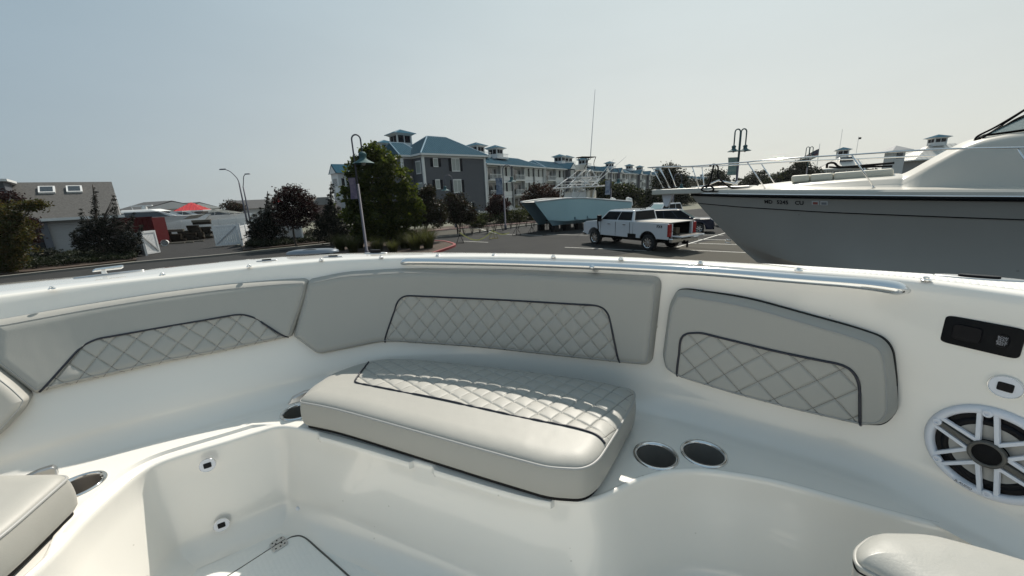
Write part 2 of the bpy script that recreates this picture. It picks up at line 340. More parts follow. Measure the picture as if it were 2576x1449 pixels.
fl = rr_[-1][::6]; k0 = (len(fl))
M().add(fl.tolist(), [tuple(range(k0-1,-1,-1))]).obj('sole', gelns, boat)
# --- hull sides down to the keel, transom
hr = []
for off,D in ((.055,.30),(.075,.315),(.075,.36),(.05,.38),(.0,.7),(-.12,1.2),(-.3,1.65)):
    hr.append(ring(Ov+on*off,D))
kc = Ov.copy(); kc[:,0] = -.45+(Ov[:,0]+.45)*.05; kc[:,1] = np.minimum(Ov[:,1],.9); hr.append(ring(kc,2.35))
hm = M().grid(np.array(hr)); ends = [np.array(hr)[:,0],np.array(hr)[:,-1]]
tr = list(map(tuple,ends[0]))+list(map(tuple,ends[1][::-1])); hm.add(tr,[tuple(range(len(tr)))])
hm.obj('hull', gel, boat, smooth=True, angle=40)
rp = (Ov+on*.075)[::9]; M().tube([(a,b,EYE-.337) for a,b in rp],.02,8).obj('rub_rail', blackm, boat, smooth=True)
# trailer bunks that carry it
trl = thing('boat_trailer','galvanised trailer carrying the white foreground boat','trailer',(-.45,-1.2,0))
M().box((-.55,0,.75),(.12,3.6,.12)).box((.55,0,.75),(.12,3.6,.12)).box((0,-1,.75),(1.1,.1,.1)).box((0,1,.75),(1.1,.1,.1)).obj('frame', mat('galvanised',(.45,.46,.47),.45,.8), trl)
for sx in (-1,1):
    M().box((sx*.5,0,1.12),(.12,3.4,.34)).obj('bunk', blackm, trl)
    for y_ in (-.45,.45): M().lathe([(0,-.1),(.3,-.1),(.33,-.05),(.33,.05),(.3,.1),(0,.1)],20,(sx*.85,y_,.33),Matrix.Rotation(math.pi/2,3,'Y')).obj('wheel', blackm, trl, smooth=True, angle=40)
# --- cushion builder
def polydist(px_,py_,poly):
    d = np.full(px_.shape,9.0); n = len(poly)
    for i in range(n):
        a = poly[i]; b = poly[(i+1)%n]; ab = b-a; L = (ab**2).sum()+1e-12
        t = np.clip(((px_-a[0])*ab[0]+(py_-a[1])*ab[1])/L,0,1)
        d = np.minimum(d,np.hypot(px_-a[0]-t*ab[0],py_-a[1]-t*ab[1]))
    return d
def inside(px_,py_,poly):
    r_ = np.zeros(px_.shape,bool); n = len(poly)
    for i in range(n):
        a = poly[i]; b = poly[(i+1)%n]
        if a[1]==b[1]: continue
        c_ = ((a[1]>py_)!=(b[1]>py_))&(px_<(b[0]-a[0])*(py_-a[1])/(b[1]-a[1])+a[0]); r_ ^= c_
    return r_
def cushion(root, outline, fmap, T, r, quilt=None, qp=(.056,.056,.003,0), nu=520, nv=110, pipe=None, edge_off=.012, side=None, crown=0, body='cover', exponent=2.2):
    poly = np.array(outline); x0,x1 = poly[:,0].min(),poly[:,0].max()
    u = np.linspace(0,1,nu); u = .75*u+.25*(.5-.5*np.cos(math.pi*u)); v = np.linspace(0,1,nv); v = .55*v+.45*(.5-.5*np.cos(math.pi*v))
    us = x0+(x1-x0)*u; us[0] += 1e-5; us[-1] -= 1e-5; lo = []; hi = []
    for s_ in us:
        ys = []
        for i in range(len(poly)):
            a = poly[i]; b = poly[(i+1)%len(poly)]
            if (a[0]-s_)*(b[0]-s_)<=0 and a[0]!=b[0]: ys.append(a[1]+(b[1]-a[1])*(s_-a[0])/(b[0]-a[0]))
        lo.append(min(ys)); hi.append(max(ys))
    lo = np.array(lo); hi = np.array(hi)
    X = np.repeat(us[:,None],nv,1); Y = lo[:,None]+(hi-lo)[:,None]*v[None]
    def height(X,Y):
        d = polydist(X,Y,poly); h = T*(1-np.clip(1-d/r,0,1)**exponent)**(1/exponent)
        if crown: h = h+crown*(1-np.exp(-d/.08))
        if quilt is not None:
            ins = inside(X,Y,quilt); dq = polydist(X,Y,quilt); w_,h_,A,ph = qp
            q1 = (X+ph)/w_+Y/h_; q2 = (X+ph)/w_-Y/h_
            f = np.abs(np.sin(math.pi*q1)*np.sin(math.pi*q2))**.38
            f1 = np.minimum(np.abs(q1-np.round(q1)),np.abs(q2-np.round(q2)))
            g = A*(f-1.0) - .0030*np.exp(-(f1/.035)**2)
            h = h+np.where(ins,g,0)*np.clip(d/r,0,1)
        return h
    Hh = height(X,Y); A3 = fmap(X,Y,Hh)
    if quilt is not None:
        cX = (X[:-1,:-1]+X[1:,1:])/2; cY = (Y[:-1,:-1]+Y[1:,1:])/2; iq = inside(cX,cY,quilt)
        M().grid(A3,iq).obj('quilted_panel', vinylq, root, smooth=True); M().grid(A3,~iq).obj(body, vinyl, root, smooth=True)
    else: M().grid(A3).obj(body, vinyl, root, smooth=True)
    if quilt is not None:        # stitch lines along both families of the diamonds
        w_,h_,A,ph = qp; mm = M(); X0,X1,Y0,Y1 = quilt[:,0].min(),quilt[:,0].max(),quilt[:,1].min(),quilt[:,1].max()
        for sg in (1,-1):
            cs = [(X0+ph)/w_+sg*Y0/h_,(X0+ph)/w_+sg*Y1/h_,(X1+ph)/w_+sg*Y0/h_,(X1+ph)/w_+sg*Y1/h_]
            for k in range(math.ceil(min(cs)),math.floor(max(cs))+1):
                ys = np.linspace(Y0,Y1,70); xs = (k-sg*ys/h_)*w_-ph; ok = inside(xs,ys,quilt)&inside(xs,ys,poly)&(polydist(xs,ys,quilt)>.003)
                run = []
                for i in list(range(70))+[None]:
                    if i is not None and ok[i]: run.append(i); continue
                    if len(run)>2:
                        hx = height(xs[run],ys[run]); mm.tube(fmap(xs[run],ys[run],hx+.0002).tolist(),.0010,4)
                    run = []
        mm.obj('stitching', thread, root)
    if side is not None: side(root, poly)
    if pipe is not None:
        pp = resample(smooth_pl(resample(pipe,200),3),200); pp = pp[inside(pp[:,0],pp[:,1],poly)&(polydist(pp[:,0],pp[:,1],poly)>.0015)]; hh = smooth_pl(np.maximum(height(pp[:,0],pp[:,1]),0)[:,None],4)[:,0]+.0016
        q = fmap(pp[:,0],pp[:,1],hh); M().tube(q.tolist(),.0028,8).obj('piping', navy, root, smooth=True)
    if edge_off:
        c_ = np.roll(poly,-1,0)-np.roll(poly,1,0); c_ /= np.linalg.norm(c_,axis=1)[:,None]+1e-9; n_ = np.stack([-c_[:,1],c_[:,0]],1)
        ar = .5*np.sum(poly[:,0]*np.roll(poly[:,1],-1)-np.roll(poly[:,0],-1)*poly[:,1])
        if ar<0: n_ = -n_
        pp = smooth_pl(np.vstack([poly+n_*edge_off,poly[:1]+n_[:1]*edge_off]),2)
        hh = polydist(pp[:,0],pp[:,1],poly); hh = T*(1-np.clip(1-hh/r,0,1)**exponent)**(1/exponent)
        q = fmap(pp[:,0],pp[:,1],hh+.0003); M().tube(q[:-1].tolist(),.0016,6,closed=True).obj('seam', grypipe, root, smooth=True)
def arc_of(i): return np.interp(i,np.arange(NS),ARC)
def sta_of(s): return np.interp(s,ARC,np.arange(NS))
def wallpoly(pts, rad, off=.05, step=14):
    q = dense(fillet(pts,rad),step); out = []
    for x,y in q:
        i,D = wall_hit(x,y,off); out.append((arc_of(i),D))
    return np.array(out)
def wallline(pts, off=.05, step=12): return np.array([(arc_of(i),D) for i,D in (wall_hit(x,y,off) for x,y in dense(pts,step,False))])
def wmap(base): return lambda X,Y,H_: wallpt(sta_of(X),Y,H_+base)
def bolster(label, pts, rad, quiltpts=None, qrad=None, qp=None, T=.031, base=.001, r=.03, ext=(), nu=520, nv=110, off=None, **kw):
    off = T*.9 if off is None else off
    c = wallpoly(pts,rad,off)
    root = thing('backrest_cushion',label,'cushion',(0,0,0),0,'grey backrest cushions round the bow')
    q = pl = None
    if quiltpts:
        qf = fillet(list(quiltpts)+list(ext),list(qrad)+[0]*len(ext)); q0 = dense(qf,8)
        k = int(np.argmin(((q0-np.array(quiltpts[-1]))**2).sum(1)))
        hit = [wall_hit(x,y,off) for x,y in q0]; q = np.array([(arc_of(i),D) for i,D in hit]); pl = q[:k+1]
    cushion(root,c,wmap(base),T,r,q,qp or (.056,.056,.003,0),nu,nv,pl,**kw)
    return root
bolster('wide centre backrest cushion wrapping the bow corner, with a quilted diamond panel',
  [(735,850),(772,706),(862,687),(1012,678),(1259,680),(1497,691),(1661,700),(1655,758),(1636,926),(1560,919),(1378,899),(1199,879),(965,863),(798,897)],
  [6,12,30,40,80,80,26,0,24,40,60,60,40,14],
  [(965,864),(1006,742),(1259,753),(1528,769),(1560,922)],[0,26,60,34,0],(.058,.062,.0032,.0),ext=[(1378,915),(1199,895),(1000,880)],nu=620,nv=130)
bolster('long grey backrest cushion on the left wall with a low trapezoid quilted panel',
  [(0,780),(212,769),(388,741),(564,718),(706,706),(774,703),(769,745),(732,851),(529,895),(409,918),(282,948),(148,979),(84,996),(0,934),(-60,900)][1:13]+[(-25,915),(-25,812)],
  [60,60,60,40,16,0,6,40,40,40,40,8,0,0],
  [(92,996),(218,856),(423,820),(622,786),(728,854)],[0,44,60,36,0],(.062,.060,.0045,.0),ext=[(529,905),(409,930),(282,960),(148,990)],nu=560,nv=120)
bolster('smaller grey backrest cushion on the right wall with black piping arch',
  [(1662,898),(1679,770),(1698,735),(1724,734),(1875,757),(2034,802),(2153,835),(2236,866),(2246,956),(2249,1045),(2224,1076),(2165,1078),(1994,1038),(1836,996),(1701,953),(1670,932)],
  [12,20,20,10,60,60,50,45,20,20,20,6,40,40,20,8],
  [(1701,957),(1714,838),(1764,836),(1954,883),(2163,925),(2164,1084)],[0,50,10,60,60,0],(.072,.066,.0016,.02),T=.035,base=.010,r=.018,off=.042,ext=[(1994,1052),(1836,1010)],nu=420,nv=120)
bolster('plain cushion at the far left edge behind the long backrest cushion',
  [(-130,880),(-30,912),(42,968),(78,1004),(62,1036),(0,1104),(-130,1190)],[0,20,20,12,20,20,0],T=.05,nu=160,nv=120)
# black backing board of the right backrest, part of it
rb = [o for o in bpy.data.objects if o.name=='backrest_cushion.002'][0]
c_ = wallpoly([(1668,900),(1684,768),(1703,729),(1730,727),(1880,748),(2040,793),(2160,826),(2246,858),(2256,956),(2256,1040),(2226,1070),(2165,1068),(1994,1028),(1836,986),(1705,944),(1680,926)],[12,20,20,10,60,60,50,45,20,20,20,6,40,40,20,8],.012)
q_ = wallpt(sta_of(c_[:,0]),c_[:,1],.0015); q2 = wallpt(sta_of(c_[:,0]),c_[:,1],.013)
M().hull(q_.tolist(),q2.tolist()).obj('backing_board', blackm, rb)
# --- seats
def seat(label, top_px, rad, Dtop, Dbot, quilt_px=None, qrad=None, qp=None, ext=(), extra=None):
    poly = np.array([P(x,y,Dtop)[:2] for x,y in dense(fillet(top_px,rad),14)]) if extra is None else extra
    root = thing('seat_cushion',label,'cushion',(0,0,0),0,'grey seat cushions in the bow')
    q = pl = None
    if quilt_px:
        q0 = dense(fillet(list(quilt_px)+list(ext),list(qrad)+[0]*len(ext)),8); k = int(np.argmin(((q0-np.array(quilt_px[-1]))**2).sum(1)))
        q = np.array([P(x,y,Dtop-.012)[:2] for x,y in q0]); pl = q[:k+1]
    zt = EYE-Dtop-.010
    def side(root, poly):
        rr = []; c0 = poly.mean(0)
        cc = np.roll(poly,-1,0)-np.roll(poly,1,0); cc /= np.linalg.norm(cc,axis=1)[:,None]+1e-9; n_ = np.stack([cc[:,1],-cc[:,0]],1)
        if .5*np.sum(poly[:,0]*np.roll(poly[:,1],-1)-np.roll(poly[:,0],-1)*poly[:,1])<0: n_ = -n_
        zb = EYE-Dbot
        for t in np.linspace(0,1,9):
            o = .005*math.sin(math.pi*t)**.7-.004*(t>.95); rr.append(np.c_[poly+n_*o,np.full(len(poly),zt+(zb+.006-zt)*t)])
        rr = [np.vstack([r_,r_[:1]]) for r_ in rr]
        M().grid(np.array(rr)).obj('boxing', vinyl, root, smooth=True)
        M().prism([tuple(p) for p in (poly-n_*.007)],zb-.004,zb+.006).obj('base_board', blackm, root)
        M().tube([(a,b,zt) for a,b in poly],.0034,8,closed=True).obj('welt', grypipe, root, smooth=True)
    cushion(root,poly,lambda X,Y,H_: np.stack([X,Y,zt+H_],-1),.016,.042,q,qp or (.058,.058,.006,0),620,200,pl,edge_off=0,side=side,crown=.006,body='top_cover',exponent=2.0)
    return root
st = seat('big bow seat cushion in the centre with its rear half quilted in diamonds',
  [(752,1004),(782,972),(830,940),(893,917),(957,901),(1050,902),(1140,911),(1338,933),(1497,955),(1598,977),(1594,1004),(1552,1076),(1490,1172),(1378,1166),(1219,1124),(1060,1080),(901,1036),(822,1016)],
  [7,6,20,30,30,40,60,60,60,14,8,10,48,30,60,60,60,60],.53,.62,
  [(927,908),(889,961),(1100,1002),(1298,1046),(1457,1077),(1505,1090),(1530,1108)],[0,9,50,60,40,20,0],(.058,.060,.0030,.01),ext=[(1640,1000),(1600,940),(1400,900),(1140,880),(957,870)])
pl_ = [(-1.32,-.6),(-1.30,.30)]
e_ = [P(x,y,.53)[:2] for x,y in [(0,1205),(60,1190),(150,1190),(176,1200)]]
# port seat: front edge follows the foot well, back edge the wall
pf = [P(x,y,.53)[:2] for x,y in [(-120,1196),(0,1191),(140,1188),(180,1198)]]
fr = [P(x,y,.62)[:2] for x,y in [(194,1272),(30,1456)]]
poly = np.array([(-1.30,-.9),pf[0]*1.0,pf[1],pf[2],(pf[3]+fr[0])/2,fr[1],(fr[1][0]+.02,-.0),(fr[1][0]+.03,-.9)])
poly = dense(fillet(poly,[.05,.03,.03,.01,.03,.05,.05,.05]),.02)
seat('plain grey seat cushion cut off by the lower left corner of the photo',None,None,.53,.62,extra=poly)
# --- rounded cushion on the console front, lower right
cw = thing('console_cushion','white padded cushion with rounded end at the lower right corner','cushion',(0,0,0))
tp = dense(fillet([(2156,1364),(2200,1328),(2330,1330),(2480,1368),(2760,1452),(2900,1640),(2500,1600),(2380,1520),(2230,1435),(2160,1400)],[26,30,40,60,60,60,60,60,40,20]),16)
pc = np.array([P(x,y,.50)[:2] for x,y in tp])
cushion(cw,pc,lambda X,Y,H_: np.stack([X,Y,EYE-.515+H_],-1),.022,.05,None,nu=260,nv=90,edge_off=0,body='top_cover')
add_bump(vinylw,14,.6,.006)
for ch in kids(cw): ch.data.materials[0] = vinylw
cc = pc.mean(0)
def rg(sc,D): return np.c_[cc+(pc-cc)*sc,np.full(len(pc),EYE-D)]
rr = [rg(1,.515),rg(1.01,.53),rg(1.005,.56),rg(.985,.585)]; rr = [np.vstack([r_,r_[:1]]) for r_ in rr]
M().grid(np.array(rr)).obj('boxing', vinyl, cw, smooth=True)
M().tube(rg(1.004,.516).tolist(),.003,8,closed=True).obj('welt', vinylw, cw, smooth=True); M().tube(rg(1.012,.524).tolist(),.0012,6,closed=True).obj('seam', blackm, cw, smooth=True)
rr = [rg(1.01,.583),rg(1.03,.60),rg(1.0,.63),rg(.9,.64)]; rr = [np.vstack([r_,r_[:1]]) for r_ in rr]
M().grid(np.array(rr)).obj('base', blackm, cw, smooth=True)
M().prism([tuple(p[:2]) for p in rg(.8,0)],EYE-FL,EYE-.64).obj('console_front', gel, boat)
# --- grab rail inside the bow
rpx = [(1010,663),(1016,658),(1034,657.5),(1100,658),(1288,662),(1497,669),(1597,673.5),(1725,680),(1796,684),(1994,700),(2140,711),(2193,716),(2250,724),(2288,733)]
offs = [.010,.016,.020,.022,.023,.025,.034,.040,.040,.038,.036,.034,.026,.014]
rp3 = []
for (x,y),o in zip(rpx,offs):
    i,D = wall_hit(x,y,o); rp3.append(wallpt(np.array(i),np.array(D),o))
rp3 = resample(catmull(rp3,8),160); rad_ = np.full(160,.0115); rad_[0:3] = (.006,.009,.0108); rad_[-14:] = np.linspace(.0115,.0145,14); rad_[-3:] = (.013,.009,.004)
M().tube(smooth_pl(rp3,4).tolist(),rad_.tolist(),16).obj('grab_rail', steel, boat, smooth=True)
for x,y in ((1487,672),(1030,662),(2200,722)):
    i,D = wall_hit(x,y,.046); a = wallpt(np.array(i),np.array(D),.044); b = wallpt(np.array(i),np.array(D+.012),-.004)
    if x==1487: M().tube([a,(a*.6+b*.4),b],[.006,.008,.013],12).obj('rail_standoff', steel, boat, smooth=True)
# --- snaps along the gunwale
for x,y in [(131,727),(409,692),(627,671),(808,655),(959,648),(1102,643),(1243,642),(1392,647),(1562,653),(1762,663),(2009,681),(2329,705)]:
    p = P(x,y,.197); s_ = M()
    s_.lathe([(.0085,0),(.0085,.0015),(.006,.0028),(.005,.0036),(.005,.006),(.0038,.0072),(0,.0074)],14,tuple(p))
    s_.obj('snap_button', steel, boat, smooth=True, angle=35)
# --- cup holders
cpn = mat('cup_dark_steel', (.26,.24,.22), .33, .35)
for n_,(x,y) in enumerate([(1650,1146),(1770,1141),(752,1035),(193,1224)]):
    p = P(x,y,DS)
    c_ = M().lathe([(.0525,.0008),(.0515,.0035),(.0475,.0042),(.0445,.002),(.0435,-.004)],40,tuple(p)).obj('cup_holder', steel, boat, smooth=True)
    M().lathe([(.0437,-.002),(.0415,-.045),(.039,-.072),(.035,-.077),(0,-.0775)],40,tuple(p)).obj('cup', cpn, c_, smooth=True, angle=50)
    M().lathe([(.033,-.0768),(.030,-.0755),(.008,-.0752),(.006,-.0765),(0,-.0765)],24,tuple(p)).obj('cup_base', steelb, c_, smooth=True)
# --- surface frames for fittings on walls
def frame(p, n, up=Vector((0,0,1))):
    n = Vector(n).normalized(); x = up.cross(n).normalized(); y = n.cross(x); m = Matrix((x,y,n)).transposed().to_4x4(); m.translation = Vector(p); return m
def wallframe(x, y, lift=.0):
    i,D = wall_hit(x,y,0); a = wallpt(np.array(i),np.array(D)); b = wallpt(np.array(i+3),np.array(D)); c = wallpt(np.array(i),np.array(D-.02))
    t = Vector(b-a); u = Vector(c-a); n = t.cross(u).normalized()
    if n.dot(Vector((0,0,EYE))-Vector(a))<0: n = -n
    return frame(Vector(a)+n*lift, n, u.normalized())
def put(o, mtx): o.matrix_basis = mtx; return o
def ell(rx, ry, n=32, sq=2): return [(rx*abs(math.cos(t))**(2/sq)*(1 if math.cos(t)>=0 else -1), ry*abs(math.sin(t))**(2/sq)*(1 if math.sin(t)>=0 else -1)) for t in [2*math.pi*k/n for k in range(n)]]
def plate(o2d, h, be=.0015):
    m = M(); a = [(x,y,0) for x,y in o2d]; b = [(x,y,h-be) for x,y in o2d]; c = [(x*(1-be/.03),y*(1-be/.03),h) for x,y in o2d]; n = len(o2d)
    m.add(a+b+c,[(i,(i+1)%n,(i+1)%n+n,i+n) for i in range(n)]+[(i+n,(i+1)%n+n,(i+1)%n+2*n,i+2*n) for i in range(n)]+[tuple(range(2*n,3*n))]); return m
def usb(mtx, w_=.036, h_=.026):
    b = put(plate(ell(w_,h_),.004).obj('usb_port', whitep, boat, smooth=True, angle=35), mtx)
    M().lathe([(1,0),(1,1),(.97,1.2),(.94,1)],36).obj('bezel', steel, b, smooth=True).scale = (w_*1.03,h_*1.03,.004)
    put(plate(ell(w_*.46,h_*.40,24,8),.0015,.0005).obj('socket', blackp, b), Matrix.Translation((0,0,.0038)))
    return b
usb(wallframe(2532,973),.0205,.019)
# ports on the foot well's forward wall
def wellframe(x, y, lift=.0, inn_=.012):
    best = None; v = ray(x,y)
    az = math.atan2(v[0],v[1]); q = EV+EN*inn_; a = np.arctan2(q[:,0],q[:,1]); k = [i for i in range(NE-1) if (a[i]-az)*(a[i+1]-az)<=0 and q[i,1]>0]
    k = max(k,key=lambda i:q[i,1]); p2 = q[k]; D = -v[2]*np.hypot(*p2)/math.hypot(v[0],v[1])
    n = Vector((EN[k][0],EN[k][1],.12)).normalized(); return frame(Vector((p2[0],p2[1],EYE-D))+n*lift, n)
for x,y in ((526,1167),(558,1318)):
    mt = wellframe(x,y,.002,.020 if y<1200 else .040); usb(mt,.0185,.0175)
mt = wellframe(752,1279,.002,.036); put(M().lathe([(.008,0),(.008,.002),(.005,.004),(0,.0045)],14).obj('screw_cap', whitep, boat, smooth=True), mt)
# --- switch panel by the speaker
mt = wallframe(2468,845,.0)
pn = put(plate(ell(.060,.033,40,10),.005).obj('latch_panel', blackm, boat, smooth=True, angle=35), mt @ Matrix.Scale(.80,4))
put(plate(ell(.023,.018,32,6),.004).obj('latch_handle', blackp, pn, smooth=True, angle=35), Matrix.Translation((-.020,0,.0045)))
put(plate(ell(.0095,.0145,24,3),.003).obj('button', blackp, pn, smooth=True, angle=35), Matrix.Translation((.033,.0,.0045)))
def text(body, size, name, m, parent, mtx, extr=.0003, bold=0):
    cu = bpy.data.curves.new(name,'FONT'); cu.body = body; cu.size = size; cu.extrude = extr; cu.align_x = 'CENTER'; cu.align_y = 'CENTER'; cu.offset = bold; cu.space_line = .8; cu.resolution_u = 3
    o = bpy.data.objects.new(name, cu); COL.objects.link(o); cu.materials.append(m)
    dg = bpy.context.evaluated_depsgraph_get(); me = bpy.data.meshes.new_from_object(o.evaluated_get(dg)); bpy.data.objects.remove(o)
    o = bpy.data.objects.new(name, me); COL.objects.link(o); 
    if not me.materials: me.materials.append(m)
    o.parent = parent; o.matrix_basis = mtx; return o
text('BOW\nSEAT\nBACK\nREST',.0062,'lettering',mat('print_grey',(.35,.35,.38),.5),pn,Matrix.Translation((.033,0,.0078)))
# --- speaker
mt = wallframe(2490,1139,.0)
sp = put(M().lathe([(.121,0),(.121,.006),(.116,.013),(.107,.016),(.102,.013),(.100,.004),(.099,-.004)],72).obj('speaker', whitep, boat, smooth=True), mt @ Matrix.Scale(.70,4))
M().lathe([(.1,.0015),(0,.0015)],48).obj('basket', blackp, sp)
M().lathe([(.088,.004),(.083,.0085),(.075,.0085),(.070,.0045)],64).obj('surround', blackp, sp, smooth=True)
M().lathe([(.076,.0062),(.05,.0045),(.034,.003)],64).obj('cone', mat('cone_grey',(.34,.33,.31),.35), sp, smooth=True)
M().lathe([(.034,.010),(.034,.021),(.031,.0235),(.027,.0235),(.0255,.019)],48).obj('tweeter_ring', dkgrey, sp, smooth=True)
M().lathe([(.0258,.0195),(.02,.0205),(0,.0225)],40).obj('tweeter', blackm, sp, smooth=True)
def spoke(a0, r0, a1, r1, w_=.0056, z0=.0175, z1=.014, m=whitep, nm='grille_bar'):
    A = Vector((r0*math.cos(a0),r0*math.sin(a0),z0)); B = Vector((r1*math.cos(a1),r1*math.sin(a1),z1)); t = (B-A).normalized(); n = Vector((-t.y,t.x,0))*w_
    ps = []
    for Pt in (A,B):
        ps.append([Pt-n-Vector((0,0,.008)),Pt+n-Vector((0,0,.008)),Pt+n*.75,Pt-n*.75])
    return M().hull(ps[0],ps[1]).obj(nm, m, sp, bevel=.0008)
for k in range(6):
    a = R(100+60*k+ (0))
    for s_ in (-1,1):
        spoke(a+s_*.50,.034,a+s_*.135,.104)
    put(M().lathe([(.0095,0),(.0095,.006),(.007,.008),(.0045,.0078),(.004,.004),(0,.004)],18).obj('screw', whitep, sp, smooth=True, angle=40), Matrix.Translation((.105*math.cos(a),.105*math.sin(a),.0105)))
for a in (R(160),R(340)): spoke(a,.033,a,.099,.0075,.0185,.015,dkgrey,'trim_bar')
put(plate(ell(.024,.0062,28,3),.003,.001).obj('badge', whitep, sp, smooth=True), Matrix.Rotation(R(258),4,'Z')@Matrix.Translation((.1085,0,.0135))@Matrix.Rotation(R(90),4,'Z'))
text('JL AUDIO',.0078,'lettering',blackp,sp,Matrix.Rotation(R(258),4,'Z')@Matrix.Translation((.1085,0,.0168))@Matrix.Rotation(R(90),4,'Z'))
# --- hatch in the sole with hinge
zf = EYE-FL
hpx = [(380,1560),(560,1458),(690,1375),(715,1362),(738,1350),(765,1352),(805,1385),(905,1475),(1050,1620)]
hp = [P(x,y,FL)[:2] for x,y in hpx]; hp = catmull(hp,6)
M().tube([(a,b,zf+.0004) for a,b in hp],.0022,6).obj('hatch_seam', dkgrey, boat, smooth=True)
hq = [tuple(p) for p in hp]; hq = [tuple(np.array(p)+np.array((.0,-.006))) for p in hq]
M().prism(hq[::-1],zf-.002,zf+.0035).obj('hatch_lid', gelns, boat)
hc = P(702,1372,FL); ang = math.atan2(*(np.array(hp[14])-np.array(hp[8]))[::-1])
hg = put(plate(ell(.019,.021,32,5),.003,.001).obj('hinge', steelb, boat, smooth=True, angle=35), Matrix.Translation((hc[0],hc[1],zf+.004))@Matrix.Rotation(ang,4,'Z'))
for a in range(8):
    x_,y_ = [(-.011,-.013),(0,-.014),(.011,-.013),(-.011,.013),(0,.014),(.011,.013),(-.006,.004),(.006,-.004)][a]
    put(M().lathe([(.0022,0),(.0022,.0006),(0,.0006)],10).obj('screw', blackm, hg), Matrix.Translation((x_,y_,.003)))
M().box((0,0,.0034),(.034,.0012,.0006)).obj('knuckle_gap', blackm, hg)
# --- pop-up cleat on the left gunwale
cp_ = P(278,690,.197); dz = P(409,692,.2)-P(131,727,.2); ca = math.atan2(dz[1],dz[0])
cl = put(plate(ell(.085,.017,36,2.4),.003,.001).obj('cleat_base', steelb, boat, smooth=True), Matrix.Translation(tuple(cp_))@Matrix.Rotation(ca,4,'Z'))
M().box((-.012,0,.012),(.014,.022,.020)).obj('cleat_post', steel, cl, bevel=.003)
M().prism([(-.040,.014),(-.034,.024),(.034,.026),(.038,.020),(.03,.014)],-.011,.011,'y').obj('cleat_horn', steel, cl, bevel=.004)
# oval flush lids, drain slots and the bow plate
for x,y,a_,b_,mm in ((671,656,.035,.010,steelb),(2462,700,.06,.018,steelb),(838,646.5,.04,.010,steelb),(945,637,.05,.018,steelb)):
    p = P(x,y,.1965); t = P(x+30,y,.1965)-p
    nidx_ = int(np.argmin(((OV-p[:2])**2).sum(1))); tt = OV[min(nidx_+4,NS-1)]-OV[nidx_-4]; aa = math.atan2(tt[1],tt[0])
    o_ = put(plate(ell(a_,b_,32),.0022,.001).obj('flush_plate', mm, boat, smooth=True), Matrix.Translation(tuple(p))@Matrix.Rotation(aa,4,'Z'))
    put(plate(ell(a_*.45,b_*.45,24,3),.0045 if x!=945 else .012,.001).obj('plate_recess', blackp, o_), Matrix.Translation((0,0,.0018)))
p = P(787,636,.192); k_ = int(np.argmin(((OV-p[:2])**2).sum(1))); tt = OV[k_+6]-OV[k_-6]; aa = math.atan2(tt[1],tt[0])
bp_ = M(); 
rg_ = [[(x*sc,y*sc,z) for x,y in ell(.105,.040,40,2.4)] for sc,z in ((1,0),(.98,.006),(.9,.010),(.72,.014),(.5,.015))]
for k in range(4): bp_.add(rg_[k]+rg_[k+1],[(i,(i+1)%40,(i+1)%40+40,i+40) for i in range(40)])
bp_.add(rg_[4],[tuple(range(40))])
bpo = put(bp_.obj('bow_plate', mat('bow_plate_steel',(.22,.24,.27),.3,1.0), boat, smooth=True), Matrix.Translation(tuple(p))@Matrix.Rotation(aa,4,'Z'))
put(plate(ell(.03,.011,28),.004,.001).obj('plate_recess', blackp, bpo, smooth=True), Matrix.Translation((.0,-.024,.0100))@Matrix.Rotation(R(22),4,'X'))
# stainless hold-downs beside the seats
for x,y,D,ang in ((112,1180,.545,.75),(771,985,.565,.6)):
    p = P(x,y,D); o_ = M(); o_.prism([(-.07,-.03),(-.05,-.006),(-.01,.004),(.016,.003),(.022,-.006),(.02,-.03)],-.011,.011,'y')
    put(o_.obj('seat_latch', steelb, boat, bevel=.004), Matrix.Translation(tuple(p))@Matrix.Rotation(ang,4,'Z')@Matrix.Scale(.8,4))
# ================================================================ GROUND
ground_m = mat('soil_ground', (.10,.105,.075), .95, var=(.08,.6,(.16,.15,.12)))
asph = mat('asphalt', (.027,.028,.029), .9, spec=.12, bump=(40,.4,.01), var=(.35,.5,(.045,.045,.044)))
asph2 = mat('pale_asphalt', (.07,.066,.055), .9, spec=.12, bump=(30,.4,.01), var=(.6,.5,(.06,.058,.053)))
gravel = mat('gravel', (.035,.035,.036), .9, spec=.1, bump=(14,.8,.03), var=(5,.7,(.03,.03,.03)))
conc = mat('kerb_concrete', (.16,.155,.14), .85, var=(1.5,.5,(.10,.098,.09)))
mulch = mat('mulch', (.045,.030,.022), .95, bump=(9,.9,.04), var=(3,.6,(.07,.05,.035)))
redp = mat('red_kerb_paint', (.20,.03,.032), .7, var=(4,.3))
paintw = mat('road_paint', (.55,.55,.52), .7, var=(3,.5,(.25,.25,.24)))
kind(M().add([(-1190,-149,0),(1190,-149,0),(1190,749,0),(-1190,749,0)],[(0,1,2,3)]).obj("ground",ground_m),"structure")
def sheet(name, px, z, m, name_kind='structure'):
    p = [tuple(G(x,y)[:2]) for x,y in px]; a = .5*sum(p[i-1][0]*p[i][1]-p[i][0]*p[i-1][1] for i in range(len(p)))
    if a<0: p = p[::-1]
    return kind(M().add([(x,y,z) for x,y in p],[tuple(range(len(p)))]).obj(name,m),name_kind)
g0 = G(-200,722); g1 = G(870,611)
lot = [(-60,-40),(90,-40),(90,60)]+[tuple(G(x,y)[:2]) for x,y in [(1900,512),(1480,551),(1361,558),(1160,575),(1000,592),(870,611),(575,642),(350,662),(0,700),(-200,722)]]+[(-60,10)]
kind(M().add([(x,y,.004) for x,y in lot],[tuple(range(len(lot)))]).obj('car_park',asph),'structure')
